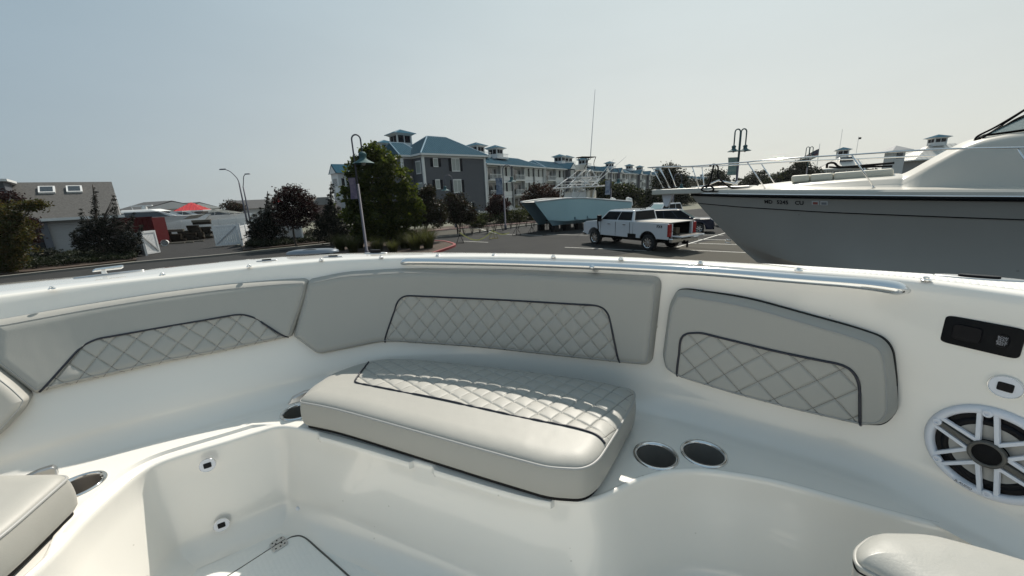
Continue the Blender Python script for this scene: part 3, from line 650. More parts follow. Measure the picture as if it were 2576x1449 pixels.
sheet('pale_apron',[(1400,672),(1600,634),(1700,618),(1790,606),(1920,596),(2300,690),(2300,760),(1500,760)],.008,asph2)  # lighter beige patch laid over the dark asphalt
sheet('boat_yard',[(342,663),(576,642),(640,634),(560,600),(640,571),(250,571),(220,600),(330,640)],.012,gravel)
def rail_px(name, px, w_, z0, z1, m, k='structure', top=None):
    p = [Vector((*G(x,y)[:2],0)) for x,y in px]; mm = M(); p = [Vector(q) for q in catmull(p,5)]
    L = []; 
    for i,q in enumerate(p):
        t = (p[min(i+1,len(p)-1)]-p[max(i-1,0)]).normalized(); n = Vector((-t.y,t.x,0))*w_/2; L.append((q-n,q+n))
    vs = []; 
    for a,b in L: vs += [(a.x,a.y,z0),(b.x,b.y,z0),(b.x,b.y,z1),(a.x,a.y,z1)]
    fs = []
    for i in range(len(L)-1):
        for k_ in range(4): fs.append((i*4+k_,i*4+(k_+1)%4,(i+1)*4+(k_+1)%4,(i+1)*4+k_))
    fs += [(0,1,2,3),tuple(len(vs)-4+q for q in (3,2,1,0))]
    o = mm.add(vs,fs).obj(name,m); 
    return kind(o,k) if k else o
rail_px('road_kerb',[(-200,722),(0,700),(350,662),(575,642),(850,613)],.42,0,.13,conc)
rail_px('road_kerb',[(985,607),(1075,602),(1150,593.5),(1361,564),(1480,553.5)],.25,0,.13,conc)
rail_px('road_kerb',[(1040,587),(1160,575.5),(1361,559.5),(1480,549)],.35,0,.14,mat('pink_kerb',(.36,.22,.20),.85,var=(1,.5,(.30,.27,.25))))
rail_px('planting_bed',[(1040,583),(1170,570),(1361,554),(1480,545)],3.2,0,.12,mulch)
sheet('side_road',[(1000,603),(1080,600),(1150,592),(1361,563.5),(1480,553),(1480,550),(1361,560),(1160,576),(1040,587)],.010,asph2)
def bed(name, px, z=.11, m=mulch):
    p = [tuple(G(x,y)[:2]) for x,y in px]; a = .5*sum(p[i-1][0]*p[i][1]-p[i][0]*p[i-1][1] for i in range(len(p)))
    if a<0: p = p[::-1]
    return kind(M().prism(p,0,z).obj(name,m),'structure')
bed('planting_bed',[(-230,718),(0,693.5),(150,679),(345,656),(335,640),(240,610),(100,600),(-230,620)])
bed('planting_bed',[(612,632),(850,608.5),(960,598),(960,580),(640,590),(606,612)])
isl = [(825,680),(1000,668),(1103,636),(1140,622.5),(1141,617),(1120,611),(1075,608),(960,611),(870,617),(835,640)]
bed('traffic_island',isl,.12)
rail_px('island_kerb',[(1040,658),(1100,637),(1139,623),(1142,617.5),(1120,611),(1095,609)],.18,0,.16,redp)
rail_px('island_kerb',[(1095,609),(1000,610),(960,611),(870,617),(835,640),(825,680)],.18,0,.15,conc)
for a,b in [((1165,607),(1228,610)),((1421,622.5),(1530,627)),((1530,627),(1640,632)),((1703,622),(1825,586)),((1640,600),(1830,604)),((1700,628),(1900,637)),((1257,589),(1365,593)),((1190,571),(1250,588)),((1560,596),(1640,598)),((1740,612),(1900,617)),((1700,590),(1820,592)),((1375,590),(1480,592))]:
    p = Vector((*G(*a)[:2],0)); q = Vector((*G(*b)[:2],0)); d = q-p; n = Vector((-d.y,d.x,0)).normalized()*.055
    kind(M().add([(*(p-n)[:2],.013),(*(q-n)[:2],.013),(*(q+n)[:2],.013),(*(p+n)[:2],.013)],[(0,1,2,3)]).obj('painted_line',paintw),'structure')
tar = mat('tar_seam',(.010,.010,.010),.9)
for a,b in [((1660,617),(1860,633)),((1500,640),(1760,612)),((1370,598),(1490,604))]:
    p = Vector((*G(*a)[:2],0)); q = Vector((*G(*b)[:2],0)); d = q-p; n = Vector((-d.y,d.x,0)).normalized()*.04
    kind(M().add([(*(p-n)[:2],.017),(*(q-n)[:2],.017),(*(q+n)[:2],.017),(*(p+n)[:2],.017)],[(0,1,2,3)]).obj('tar_seam',tar),'structure')
# ================================================================ BUILDINGS
def siding(name, col, pitch=.16, rough=.7):
    m = mat(name,col,rough,var=(.5,.25)); n = m.node_tree; b = n.nodes['Principled BSDF']; tc = n.nodes.new('ShaderNodeTexCoord')
    wv = n.nodes.new('ShaderNodeTexWave'); wv.wave_profile = 'SAW'; wv.bands_direction = 'Z'; wv.inputs['Scale'].default_value = .314/pitch; n.links.new(tc.outputs['Object'],wv.inputs['Vector'])
    bp = n.nodes.new('ShaderNodeBump'); bp.inputs['Strength'].default_value = .8; bp.inputs['Distance'].default_value = .02; n.links.new(wv.outputs['Fac'],bp.inputs['Height']); n.links.new(bp.outputs[0],b.inputs['Normal']); return m
grysid = siding('slate_siding',(.075,.083,.10)); whisid = siding('white_siding',(.68,.69,.70)); bluesid = siding('light_grey_siding',(.54,.55,.56)); tansid = siding('beige_siding',(.36,.37,.38))
trim = mat('white_trim',(.62,.63,.63),.5,var=(1,.15)); shut = mat('dark_shutter',(.005,.007,.013),.7,spec=.1)
metr = mat('blue_metal_roof',(.026,.080,.120),.9,0,spec=.02,var=(.4,.35,(.014,.055,.085))); rib = mat('pale_ridge_cap',(.20,.29,.36),.85,spec=.1)
glass = mat('window_glass',(.02,.025,.03),.06,spec=.8); curt = mat('curtained_pane',(.30,.33,.32),.35,var=(2,.4,(.16,.18,.18)))
shing = mat('grey_shingles',(.085,.082,.08)) if 0 else mat('grey_shingles',(.052,.051,.050),.9,bump=(7,.5,.02),var=(7,.9,(.10,.098,.095)))
dshing = mat('dark_shingles',(.045,.047,.05),.85,var=(1,.5,(.07,.07,.075))); redr = mat('red_metal_roof',(.55,.045,.05),.5,.1,var=(.8,.2))
recm = mat('grey_wall_and_shade',(.20,.205,.21),.8)  # grey of some plain walls, also balcony shade put into colour
def planehit(x, y, A, B):
    A = np.array(A)[:2]; d = np.array(B)[:2]-A; L = np.linalg.norm(d); d = d/L; v = ray(x,y); Mx = np.array([[v[0],-d[0]],[v[1],-d[1]]])
    t,s_ = np.linalg.solve(Mx,A); return s_, EYE+v[2]*t
seamm = mat('pale_roof_seam',(.10,.17,.21),.85,spec=.1)
def seams(parent, quads, n, m=None, h=.06, w_=.05, nm='roof_seam'):   # raised seams across sloping quads a-b (eave) c-d (ridge)
    for (a,b,c,d),k in zip(quads,n):
        a,b,c,d = map(Vector,(a,b,c,d)); nrm = (b-a).cross(d-a).normalized(); nrm = nrm if nrm.z>0 else -nrm; mm = M(); e = (b-a).normalized()*w_/2
        up = (d-a)-(b-a)*((d-a).dot(b-a)/(b-a).length_squared)   # slope direction
        for i in range(k):
            t = (i+.5)/k; p = a.lerp(b,t)
            # run up the slope until the left or right hip
            s_ = 1.0; l = (b-a).length; xa = (d-a).dot(b-a)/l; xb = (c-a).dot(b-a)/l; x = t*l
            if x<xa: s_ = x/xa
            if x>xb: s_ = (l-x)/(l-xb)
            if s_<.05: continue
            q = p+up*s_
            mm.add([p-e,p+e,q+e,q-e,p-e+nrm*h,p+e+nrm*h,q+e+nrm*h,q-e+nrm*h],[(4,5,6,7),(0,1,5,4),(3,7,6,2),(0,4,7,3),(1,2,6,5)])
        if mm.v: kind(mm.obj(nm,seamm if m in (None,metr) else m,parent),'stuff')
def hip(parent, x0, x1, y0, y1, ze, zr, ov=.5, rl=None, m=metr, nm='roof', caps=True, sm=0, capm=None, axis=None):
    X0,X1,Y0,Y1 = x0-ov,x1+ov,y0-ov,y1+ov; lx,ly = X1-X0,Y1-Y0; ax = axis or ('x' if lx>=ly else 'y')
    if rl is None: rl = max(0,(lx-ly) if ax=='x' else (ly-lx))
    cx_,cy_ = (X0+X1)/2,(Y0+Y1)/2
    r0,r1 = ((cx_-rl/2,cy_,zr),(cx_+rl/2,cy_,zr)) if ax=='x' else ((cx_,cy_-rl/2,zr),(cx_,cy_+rl/2,zr))
    b = [(X0,Y0,ze),(X1,Y0,ze),(X1,Y1,ze),(X0,Y1,ze)]; bl = [(x,y,ze-.22) for x,y,_ in b]
    vs = b+[r0,r1]+bl
    if ax=='x': fs = [(0,1,5,4),(1,2,5),(2,3,4,5),(3,0,4)]
    else: fs = [(0,1,4),(1,2,5,4),(2,3,5),(3,0,4,5)]
    fs += [(9,8,7,6)]
    o = M().add(vs,fs).obj(nm,m,parent)
    f = M(); 
    for i in range(4):
        a,c = Vector(b[i]),Vector(b[(i+1)%4]); mid = (a+c)/2; d = c-a; f.box((mid.x,mid.y,ze-.12),(d.length+.08,.08,.26),math.atan2(d.y,d.x))
    f.obj('fascia',trim,parent)
    if caps:
        cpm = M(); prs = ([(b[0],r0),(b[3],r0),(b[1],r1),(b[2],r1)] if ax=='x' else [(b[0],r0),(b[1],r0),(b[2],r1),(b[3],r1)])
        for a,c in prs: cpm.tube([a,c],.11,5)
        if rl>.3: cpm.tube([r0,r1],.11,5)
        cpm.obj('ridge_cap',capm or rib,parent)
    if sm:
        q = ([(b[0],b[1],r1,r0),(b[3],b[0],r0,r0),(b[1],b[2],r1,r1)] if ax=='x' else [(b[3],b[0],r0,r1),(b[0],b[1],r0,r0),(b[1],b[2],r1,r0)])
        seams(parent,q,[max(2,int((Vector(a)-Vector(b_)).length/sm)) for a,b_,_,_ in q],m)
    return o
def window(parent, face, u, z, w_, h, fm=None, pane=None, shutters=False, mull=0, proud=.06, deep=0):
    """face = (origin, direction along, outward normal) in the building's frame; u,z = centre"""
    O,d,n = map(Vector,face); rz = math.atan2(d.y,d.x); c = O+d*u+Vector((0,0,z)); t = .09 if w_>1 else .08; mm = M()
    def bx(m,du,dz,sx,sz,o,th): p = c+d*du+Vector((0,0,dz))+n*o; m.box(p,(sx,th,sz),rz)
    bx(mm,0,h/2+t,w_+2*t,2*t,proud/2,proud+.06); bx(mm,0,-h/2-t*.8,w_+2*t,1.6*t,proud/2,proud+.04)
    for s_ in (-1,1): bx(mm,s_*(w_/2+t/2),0,t,h,proud/2,proud)
    for k in range(mull): bx(mm,-w_/2+w_*(k+1)/(mull+1),0,.07,h,proud/2,proud*.8)
    f = mm.obj('window',fm or trim,parent); pm = M(); bx(pm,0,0,w_,h,.012,.02); pm.obj('pane',pane or curt,f)
    if shutters:
        for s_ in (-1,1):
            sm_ = M(); bx(sm_,s_*(w_/2+t+.27),0,.46,h+.15,.04,.07); sm_.obj('shutter',shut,parent)
    return f
def railing(parent, a, b, z, h=1.05, step=.32, m=trim):
    a,b = Vector(a),Vector(b); d = b-a; L = d.length; rz = math.atan2(d.y,d.x); mm = M(); mid = (a+b)/2
    mm.box((mid.x,mid.y,z+h),(L,.07,.08),rz).box((mid.x,mid.y,z+.1),(L,.06,.06),rz)
    for k in range(int(L/step)+1): p = a+d*(k*step/L); mm.box((p.x,p.y,z+h/2+.02),(.05,.04,h-.06),rz)
    return mm.obj('railing',m,parent)
def cupola(parent, x, y, z0, z1, s_=1.35, wallm=None, deck=False):
    c = M().box((x,y,(z0+z1)/2),(2*s_,2*s_,z1-z0)).obj('cupola',wallm or bluesid,parent)
    for i,(dx,dy) in enumerate(((0,-1),(-1,0),(1,0))):
        for t in (-.45,.45):
            px_,py_ = x+dx*(s_+.02)+(t*s_ if dy else 0), y+dy*(s_+.02)+(t*s_ if dx else 0)
            M().box((px_,py_,z1-.25-(z1-z0)*.22),(.75*s_ if dy else .04,.75*s_ if dx else .04,(z1-z0)*.42)).obj('louvre',shut,c)
    for sx in (-1,1):
        for sy in (-1,1): M().box((x+sx*s_,y+sy*s_,(z0+z1)/2),(.16,.16,z1-z0)).obj('corner_board',trim,c)
    e = s_+.62; M().hull([(x-s_-.05,y-s_-.05,z1-.3),(x+s_+.05,y-s_-.05,z1-.3),(x+s_+.05,y+s_+.05,z1-.3),(x-s_-.05,y+s_+.05,z1-.3)],[(x-e,y-e,z1),(x+e,y-e,z1),(x+e,y+e,z1),(x-e,y+e,z1)]).obj('cornice',trim,c)
    b = [(x-e-.05,y-e-.05,z1+.003),(x+e+.05,y-e-.05,z1+.003),(x+e+.05,y+e+.05,z1+.003),(x-e-.05,y+e+.05,z1+.003)]; r_ = (x,y,z1+s_*.62)
    M().add(b+[r_],[(0,1,4),(1,2,4),(2,3,4),(3,0,4),(3,2,1,0)]).obj('cupola_roof',metr,c); cp = M()
    for p in b: cp.tube([p,r_],.07,4)
    cp.obj('ridge_cap',rib,c)
    if deck:
        M().box((x,y,z0+.05),(2*s_+2.2,2*s_+1.6,.2)).obj('deck',trim,c)
        railing(c,(x-s_-1.1,y-s_-.8,0),(x+s_+1.1,y-s_-.8,0),z0+.15,.8,.4)
# ---- the slate-grey condominium block
A0 = W(1070,470,60.6)[:2]; B0 = W(1222,470,68.3)[:2]; du = B0-A0; LU = float(np.linalg.norm(du)); rzA = math.atan2(du[1],du[0])
ca = thing('condo_building','slate grey three storey condo block with blue metal hipped roof behind the big green tree','building',(A0[0],A0[1],0),rzA)
HE = 10.1
M().box((LU/2,5,HE/2),(LU,10,HE)).obj('wall',grysid,ca)
qv = np.array(ca.location[:2])+3.2*np.array([-math.sin(rzA),math.cos(rzA)]); UW = planehit(1018,470,qv,qv+np.array([math.cos(rzA),math.sin(rzA)]))[0]
M().box((UW/2-.01,3.2+4.4,HE/2-.01),(-UW,8.8,HE-.02)).obj('wall',grysid,ca,label='stepped back side bay of the slate grey block'); hip(ca,UW,1.5,3.2,12,HE+.02,12.5,.5,sm=.42,axis='x',rl=2.4)
M().box((UW,3.2,HE/2),(.34,.34,HE)).obj('corner_board',trim,ca); M().box((UW/2,3.17,HE-.25),(-UW+.2,.1,.5)).obj('frieze',trim,ca)
M().box((1.3+4.6,24,HE/2-.1),(9.2,28,HE-.2)).obj('wall',grysid,ca,label='recessed long wing of the slate grey block')
for x_,y_ in ((0,0),(LU,0),(1.3,10.1),(0,10)): M().box((x_,y_,HE/2),(.34,.34,HE+.01)).obj('corner_board',trim,ca)
fv = math.pi/2
M().box((LU/2,0-.03,HE-.25),(LU+.3,.1,.5)).obj('frieze',trim,ca); M().box((-.03,5,HE-.25),(.1,10.2,.5)).obj('frieze',trim,ca)
hip(ca,0,LU,0,10,HE,13.4,.55,rl=3.6,sm=.42,axis='x')
hip(ca,1.3,10.5,5,38,HE-.1,12.9,.5,sm=.42)
fe = ((0,0,0),(1,0,0),(0,-1,0))
z5 = lambda x,y: ((1200+x*.2912)*.639,(500+y*.2912)*.639)
for x0,y0,x1,y1,sh,mu in [(1735,432,1797,530,1,0),(1983,432,2092,590,1,1),(1768,722,1826,828,1,0),(2008,722,2118,876,1,1)]:
    a = planehit(*z5(x0,y0),A0,B0); b = planehit(*z5(x1,y1),A0,B0); window(ca,fe,(a[0]+b[0])/2,(a[1]+b[1])/2,b[0]-a[0],a[1]-b[1],shutters=True,mull=mu)
for z_ in (1.6,):
    window(ca,fe,2.4,z_,.8,1.3,shutters=True); window(ca,fe,7.6,z_,1.5,1.7,shutters=True,mull=1)
fs_ = ((0,0,0),(0,1,0),(-1,0,0))
for z_ in (8.2,5.0,1.7):
    window(ca,fs_,1.5,z_,1.3,1.6); window(ca,((UW,3.2,0),(0,1,0),(-1,0,0)),3,z_,1.2,1.6)
fl_ = ((1.3,0,0),(0,1,0),(-1,0,0))
for k in range(8):
    y_ = 12+k*3.3
    for z_ in (8.0,4.9,1.7):
        window(ca,fl_,y_,z_,1.3,1.7,mull=1) if k%2 else railing(ca,(.2,y_-1.4,0),(.2,y_+1.4,0),z_-1.6)
        if k%2==0: M().box((.7,y_,z_-1.65),(1.2,3.0,.2)).obj('balcony_slab',trim,ca); window(ca,fl_,y_,z_-.2,1.5,2.2,pane=glass)
for k in range(9): M().box((.15,10.7+k*3.3,HE/2),(.24,.24,HE)).obj('column',trim,ca)
M().prism([(-.6,HE-.1),(1.4,HE+2.1),(3.4,HE-.1)],36.5,40.5,'y')
gw = M().box((1.2,38,HE/2-.15),(3.6,4.4,HE-.3)).obj('gable_wing',whisid,ca)
for z_ in (7.9,4.9,1.8):
    window(ca,((-.6,35.8,0),(0,1,0),(-1,0,0)),2.2,z_,2.6,1.6,mull=2,pane=glass)
    window(ca,((-.6,35.8,0),(1,0,0),(0,-1,0)),1.6,z_,2.0,1.6,mull=1,pane=glass)
M().prism([(35.2,HE-.3),(38,HE+1.75),(40.8,HE-.3)],-.95,3.4,'x').obj('gable_roof',metr,ca)
M().prism([(35.8,HE-.35),(38,HE+1.3),(40.2,HE-.35)],-.98,-.96,'x').obj('gable_face',trim,ca)
for px_,yb,Yd,s_,zt in ((1010,371,70,1.3,14.3),(967,373,78,1.15,14.0)):
    q = W(px_,yb,Yd)[:2]-A0; lx = q[0]*math.cos(rzA)+q[1]*math.sin(rzA); ly = -q[0]*math.sin(rzA)+q[1]*math.cos(rzA)
    cupola(ca,lx,ly,11.6,zt,s_)
# ---- white condominium row
PS = W(1226,470,78)[:2]; PE = W(1646,455,196)[:2]; dl = (PE-PS)/np.linalg.norm(PE-PS); rzB = math.atan2(dl[1],dl[0])
def onrow(x): return planehit(x,480,PS,PE)[0]
def condo_row(x0, x1, label, cups, gabs=(), HE=9.6, first=False):
    s0,s1 = onrow(x0),onrow(x1); L = s1-s0; o = PS+dl*s0
    b = thing('condo_building',label,'building',(o[0],o[1],0),rzB,'white condo blocks in a receding row')
    M().box((L/2,5.5,HE/2),(L,10,HE)).obj('wall',bluesid,b)
    n = max(3,round(L/5.2)); bw = L/n; F_ = ((0,.5,0),(1,0,0),(0,-1,0))
    for k in range(n):
        xc = (k+.5)*bw; ty = ('b','w','g')[k%3] if not first else ('b','w','b','w','w','b','g','b')[k%8]
        for fl_,zb in enumerate((.3,3.4,6.5)):
            if ty=='b':
                M().box((xc,.48,zb+1.35),(bw-.8,.06,2.5)).obj('recess_shade',recm,b); M().box((xc,-.1,zb),(bw-.5,1.2,.22)).obj('balcony_slab',trim,b)  # dark panel on the flat wall: balcony shade put into its colour
                if fl_: railing(b,(xc-bw/2+.3,-.65,0),(xc+bw/2-.3,-.65,0),zb+.1,1.0,.3)
                M().box((xc-.6,.43,zb+1.25),(1.5,.05,2.1)).obj('patio_door',glass,b); M().box((xc+1.2,.43,zb+1.4),(.5,.05,1.5)).obj('door',shut,b)
            elif ty=='w':
                M().box((xc,.3,zb+1.5),(bw-.5,.42,3.05)).obj('bay',whisid,b)
                for t in (-.25,.25): window(b,((0,.08,0),(1,0,0),(0,-1,0)),xc+t*bw*.92,zb+1.75,1.25,1.6,mull=1,shutters=True)
            else:
                M().box((xc,-.3,zb+1.5),(bw*.62,1.6,3.05)).obj('bay',grysid,b)
                window(b,((0,-1.1,0),(1,0,0),(0,-1,0)),xc,zb+1.7,1.9,1.7,mull=2)
        for sx in (-.5,.5): M().box((xc+sx*bw,.15,HE/2),(.22,.8,HE)).obj('column',trim,b)
        if ty=='g' or k in gabs:
            w2 = bw*.36; yf = -1.2
            M().prism([(xc-w2-.3,HE-.05),(xc,HE+1.7),(xc+w2+.3,HE-.05)],yf-.3,4,'y').obj('gable_roof',metr,b)
            M().prism([(xc-w2,HE-.04),(xc,HE+1.35),(xc+w2,HE-.04)],yf-.34,yf-.31,'y').obj('gable_face',trim,b)
    M().box((L/2,.46,HE-.22),(L+.2,.12,.42)).obj('frieze',trim,b)
    hip(b,0,L,0,10.5,HE,11.9,.6,rl=L*.74,sm=.9)
    for px_ in cups:
        q = onrow(px_)-s0; cupola(b,q,4.2,11.2,13.4,1.1,whisid,deck=True)
    return b
condo_row(1226,1368,'white condo block with tiered balconies just right of the slate grey building',(1247,1292),first=True)
condo_row(1372,1478,'condo block seen behind the fishing tower of the blue boat',(1443,1460))
condo_row(1481,1580,'condo block of the row above the white pickup',(1498,1560))
condo_row(1583,1650,'far condo block left of the steel bow rail',(1606,1630))
condo_row(1655,1745,'hazy condo block seen through the bow rail stanchions',(1672,1712),HE=9.2)
condo_row(1750,1835,'most distant condo block left of the twin lamp',(1775,),HE=9)
M().box((0,0,0),(0,0,0))
# ---- low building fronts behind the hedge: white picket fences
def picket(x0,y0,x1,y1,Y0,Y1,label,h=1.5):
    a = W(x0,y0,Y0); b = W(x1,y1,Y1); a[2]=b[2]=0; t = thing('picket_fence',label,'fence',tuple(a),math.atan2(b[1]-a[1],b[0]-a[0])); L = float(np.linalg.norm(b-a))
    M().box((L/2,0,h-.2),(L,.05,.09)).box((L/2,0,.3),(L,.05,.09)).obj('fence_rail',trim,t)
    k = 0; x_ = 0
    first = None
    while x_<L:
        if first is None: first = M().box((0,-.03,h/2),(.09,.03,h)).obj('picket',trim,t); 
        else:
            c = first.copy(); COL.objects.link(c); c.location.x = x_
        x_ += .22
    for q in (0,L/2,L): M().box((q,.04,h/2+.05),(.14,.14,h+.2)).obj('post',trim,t)
picket(1190,560,1225,555,52,55,'short white picket fence at the foot of the slate grey wall')
picket(1292,545,1345,540,60,64,'white picket fence left of the blue boat bow')
# ================================================================ RIGHT-HAND FAR BUILDINGS
def simple_house(x0, x1, ybase, Y0, Y1, HE, HR, label, wallm, roofm, name='building', cat='building', dep=9, ov=.4, win=(), sm=0, axis=None, rl=None, caps=False, grp=None):
    a = W(x0,ybase,Y0)[:2]; b = W(x1,ybase,Y1)[:2]; d = b-a; L = float(np.linalg.norm(d)); rz = math.atan2(d[1],d[0])
    t = thing(name,label,cat,(a[0],a[1],0),rz,grp); M().box((L/2,dep/2,HE/2),(L,dep,HE)).obj('wall',wallm,t)
    hip(t,0,L,0,dep,HE,HR,ov,m=roofm,sm=sm,axis=axis,rl=rl,caps=caps,capm=trim)
    for u,z,w_,h in win: window(t,((0,0,0),(1,0,0),(0,-1,0)),u*L,z,w_,h,pane=glass)
    return t,L
whr = mat('white_metal_roof',(.62,.60,.56),.35,.3,var=(2,.2))
t,L = simple_house(2062,2180,440,118,112,6.6,10.4,'low building with glaring white hipped metal roof behind the sunpad','' or whisid,whr,dep=16,sm=1.0,win=[(k/7+.07,5.2,1.2,1.3) for k in range(7)],ov=1)
M().box((L*.55,3.4,8.8),(3.0,3.0,1.8)).obj('dormer',glass,t); cupola(t,L*.5,8,9.8,12.0,1.3,whisid)
M().tube([(L*.42,8,12),(L*.42,8,18)],.05,5).obj('antenna',steelb,t); M().tube([(L*.8,8,9.5),(L*.8,8,15.5)],.05,5).obj('antenna',steelb,t); M().box((L*.8+.3,8,15),(.6,.6,.5)).obj('weather_vane',shut,t)
t,L = simple_house(2300,2480,440,100,96,7.4,11.0,'long building with pale ribbed roof behind the cabin top','' or recm,whr,dep=9,sm=1.0,ov=1.0); cupola(t,L*.42,4.5,10.6,12.6,1.2,whisid)
t,L = simple_house(2240,2268,440,92,91.5,9.3,10.5,'slim grey tower with a flared pyramid roof rising right of the sunpad',bluesid,mat('tower_roof',(.22,.23,.24),.7),name='tower',dep=3.2,ov=.9,rl=0); M().box((L/2,-.03,8.3),(L*.55,.06,1.5)).obj('window',glass,t)
simple_house(1935,1962,450,150,150,5,6.4,'tiny grey house left of the dark treetops beyond the lamp',bluesid,dshing,name='house',cat='house')
simple_house(1980,2010,450,170,170,6,7.9,'tiny far house with blue roof below the flag',bluesid,metr,name='house',cat='house')
# ================================================================ LEFT-HAND BUILDINGS
a1 = W(300,534,38.5)[:2]; a0 = a1-24*np.array([.72,.69])/math.hypot(.72,.69); d = a1-a0; Lh = float(np.linalg.norm(d)); rzh = math.atan2(d[1],d[0])
hs_ = thing('house','white sided house with a wide grey shingle roof and two skylights','house',(a0[0],a0[1],0),rzh)
M().box((Lh/2-.4,5.2,1.7),(Lh-.8,10,3.4)).obj('wall',tansid,hs_)
zr_ = 6.75
rv = [(-.6,-.5,3.35),(Lh,-.5,3.35),(Lh-.0,5.2,zr_),(-.6,5.2,zr_),(-.6,10.9,3.35),(Lh,10.9,3.35)]
M().add(rv+[(x,y,z-.22) for x,y,z in rv],[(0,1,2,3),(3,2,5,4),(6,9,8,7),(9,10,11,8),(0,6,7,1),(4,5,11,10)]).obj('roof',shing,hs_)
M().add([(Lh-.02,-.5,3.13),(Lh-.02,10.9,3.13),(Lh-.02,5.2,zr_-.2)],[(0,1,2)]).obj('gable_face',tansid,hs_)
M().box((Lh/2,-.53,3.24),(Lh+.6,.1,.24)).obj('gutter',trim,hs_)
sl_ = math.atan2(zr_-3.35,5.7)
for px_,py_ in ((118.5,480.5),(188,479)):
    # intersect with roof plane
    best = None
    for Y_ in np.linspace(38,50,800):
        q = W(px_,py_,Y_); r_ = q[:2]-a0; ly = -r_[0]*math.sin(rzh)+r_[1]*math.cos(rzh); lx = r_[0]*math.cos(rzh)+r_[1]*math.sin(rzh); zz = 3.35+(ly+.5)*math.tan(sl_)
        if best is None or abs(zz-q[2])<best[0]: best = (abs(zz-q[2]),lx,ly,zz)
    _,lx,ly,zz = best
    k = M().box((0,0,0),(1.05,1.2,.22)).obj('skylight',trim,hs_); k.location = (lx,ly,zz+.09); k.rotation_euler = (sl_,0,0)
    M().box((0,0,.115),(.8,.95,.02)).obj('pane',glass,k)
for x0_,x1_,nm_,mm_ in ((97,118,'door_bay',mat('slate_panel',(.09,.10,.12),.6)),(60,97,'open_bay',glass)):
    ua,ub_ = planehit(x0_,560,a0,a1)[0],planehit(x1_,560,a0,a1)[0]; M().box(((ua+ub_)/2,-.05,1.6),(ub_-ua-.02,.1,3.1)).obj(nm_,mm_,hs_)
dq = planehit(14,470,a0,a1)[0]; dm = M().box((dq-3.2,2.9,5.8),(6.0,3.4,1.7)).obj('dormer',grysid,hs_); M().box((dq-3.2,2.8,6.72),(6.6,4.2,.2)).obj('dormer_roof',trim,hs_)
# small shed with a propped door
sx = W(92,560,37.5); sh = thing('shed','small white shed with a timber edged open door behind the left fence','shed',(sx[0],sx[1],0),.5)
M().prism([(-.7,0),(.9,0),(.9,2.0),(.1,2.5),(-.7,2.0)],0,1.5,'y').obj('wall',trim,sh); M().box((.9,-.06,1.1),(.2,.08,2.2)).obj('door_edge',mat('raw_timber',(.42,.32,.18),.7),sh); M().box((.3,-.04,1.0),(.9,.05,1.9)).obj('door',whisid,sh)
# far grey roofed buildings with red pavilions
def gable_house(x0,x1,y,Y0,Y1,HE,HR,label,wallm,roofm,name='building',cat='building',dep=10,ends=0.0):
    a = W(x0,y,Y0)[:2]; b = W(x1,y,Y1)[:2]; d = b-a; L = float(np.linalg.norm(d)); t = thing(name,label,cat,(a[0],a[1],0),math.atan2(d[1],d[0]))
    M().box((L/2,dep/2,HE/2),(L,dep,HE)).obj('wall',wallm,t)
    M().prism([(-.5,HE-.05),(dep+.5,HE-.05),(dep/2,HR)],-.4,L+.4,'x').obj('roof',roofm,t); M().prism([(-.2,HE),(dep+.2,HE),(dep/2,HR-.25)],L+.41,L+.45,'x').obj('gable_face',wallm,t); return t,L
t,L = gable_house(285,352,530,85,82,3.9,5.7,'long dark roofed building behind the yacht in the yard',bluesid,dshing,dep=12)
t,L = gable_house(345,445,530,92,90,3.6,5.25,'lower dark roofed building left of the red pavilion with a small blue dormer',bluesid,dshing,dep=11)
M().box((L*.42,2.0,4.3),(2.6,2.4,1.0)).obj('dormer',bluesid,t); M().box((L*.42,1.6,4.9),(3.0,3.0,.12)).obj('dormer_roof',metr,t)
for k in (-.7,.7): M().box((L*.42+k,.77,4.3),(.4,.05,.45)).obj('window',glass,t)
M().prism([(L-4,3.6),(L-1.5,5.1),(L+1,3.6)],-.8,3,'y').obj('gable_roof',bluesid,t)
pv = W(489,545,80); pz = thing('pavilion','pavilion with bright red pyramid metal roof','pavilion',(pv[0],pv[1],0),.35)
M().box((0,0,1.7),(3.8,3.8,3.4)).obj('wall',recm,pz)
hip(pz,-1.9,1.9,-1.9,1.9,3.4,5.0,.5,m=redr,rl=0,caps=False,sm=.6)
pv = W(422,555,62); pz = thing('red_roof_shed','long low shed roof of bright red ribbed metal right of the container','shed',(pv[0],pv[1],0),.25)
M().box((0,0,.9),(4.6,3.4,1.8)).obj('wall',recm,pz); hip(pz,-2.3,2.3,-1.7,1.7,1.7,3.15,.4,m=redr,caps=False,sm=.6)
gable_house(584,700,525,74,78,3.3,4.9,'grey gabled house beyond the two tall street lights',bluesid,dshing,name='house',cat='house',dep=9)
t,L = gable_house(790,835,520,82,84,3.3,4.9,'brown roofed low house between the junipers and the condo',siding('brick_pinkish',(.28,.2,.18)),mat('brown_shingles',(.11,.10,.09),.9),name='house',cat='house',dep=9)
pv = W(706,540,80); pz = thing('red_roof_kiosk','small red roofed kiosk glimpsed between the dark junipers','kiosk',(pv[0],pv[1],0),.2)
M().box((0,0,2),(1.6,1.6,4.1)).obj('wall',trim,pz); hip(pz,-.8,.8,-.8,.8,4.1,4.9,.3,m=redr,caps=False,rl=0,sm=.5)
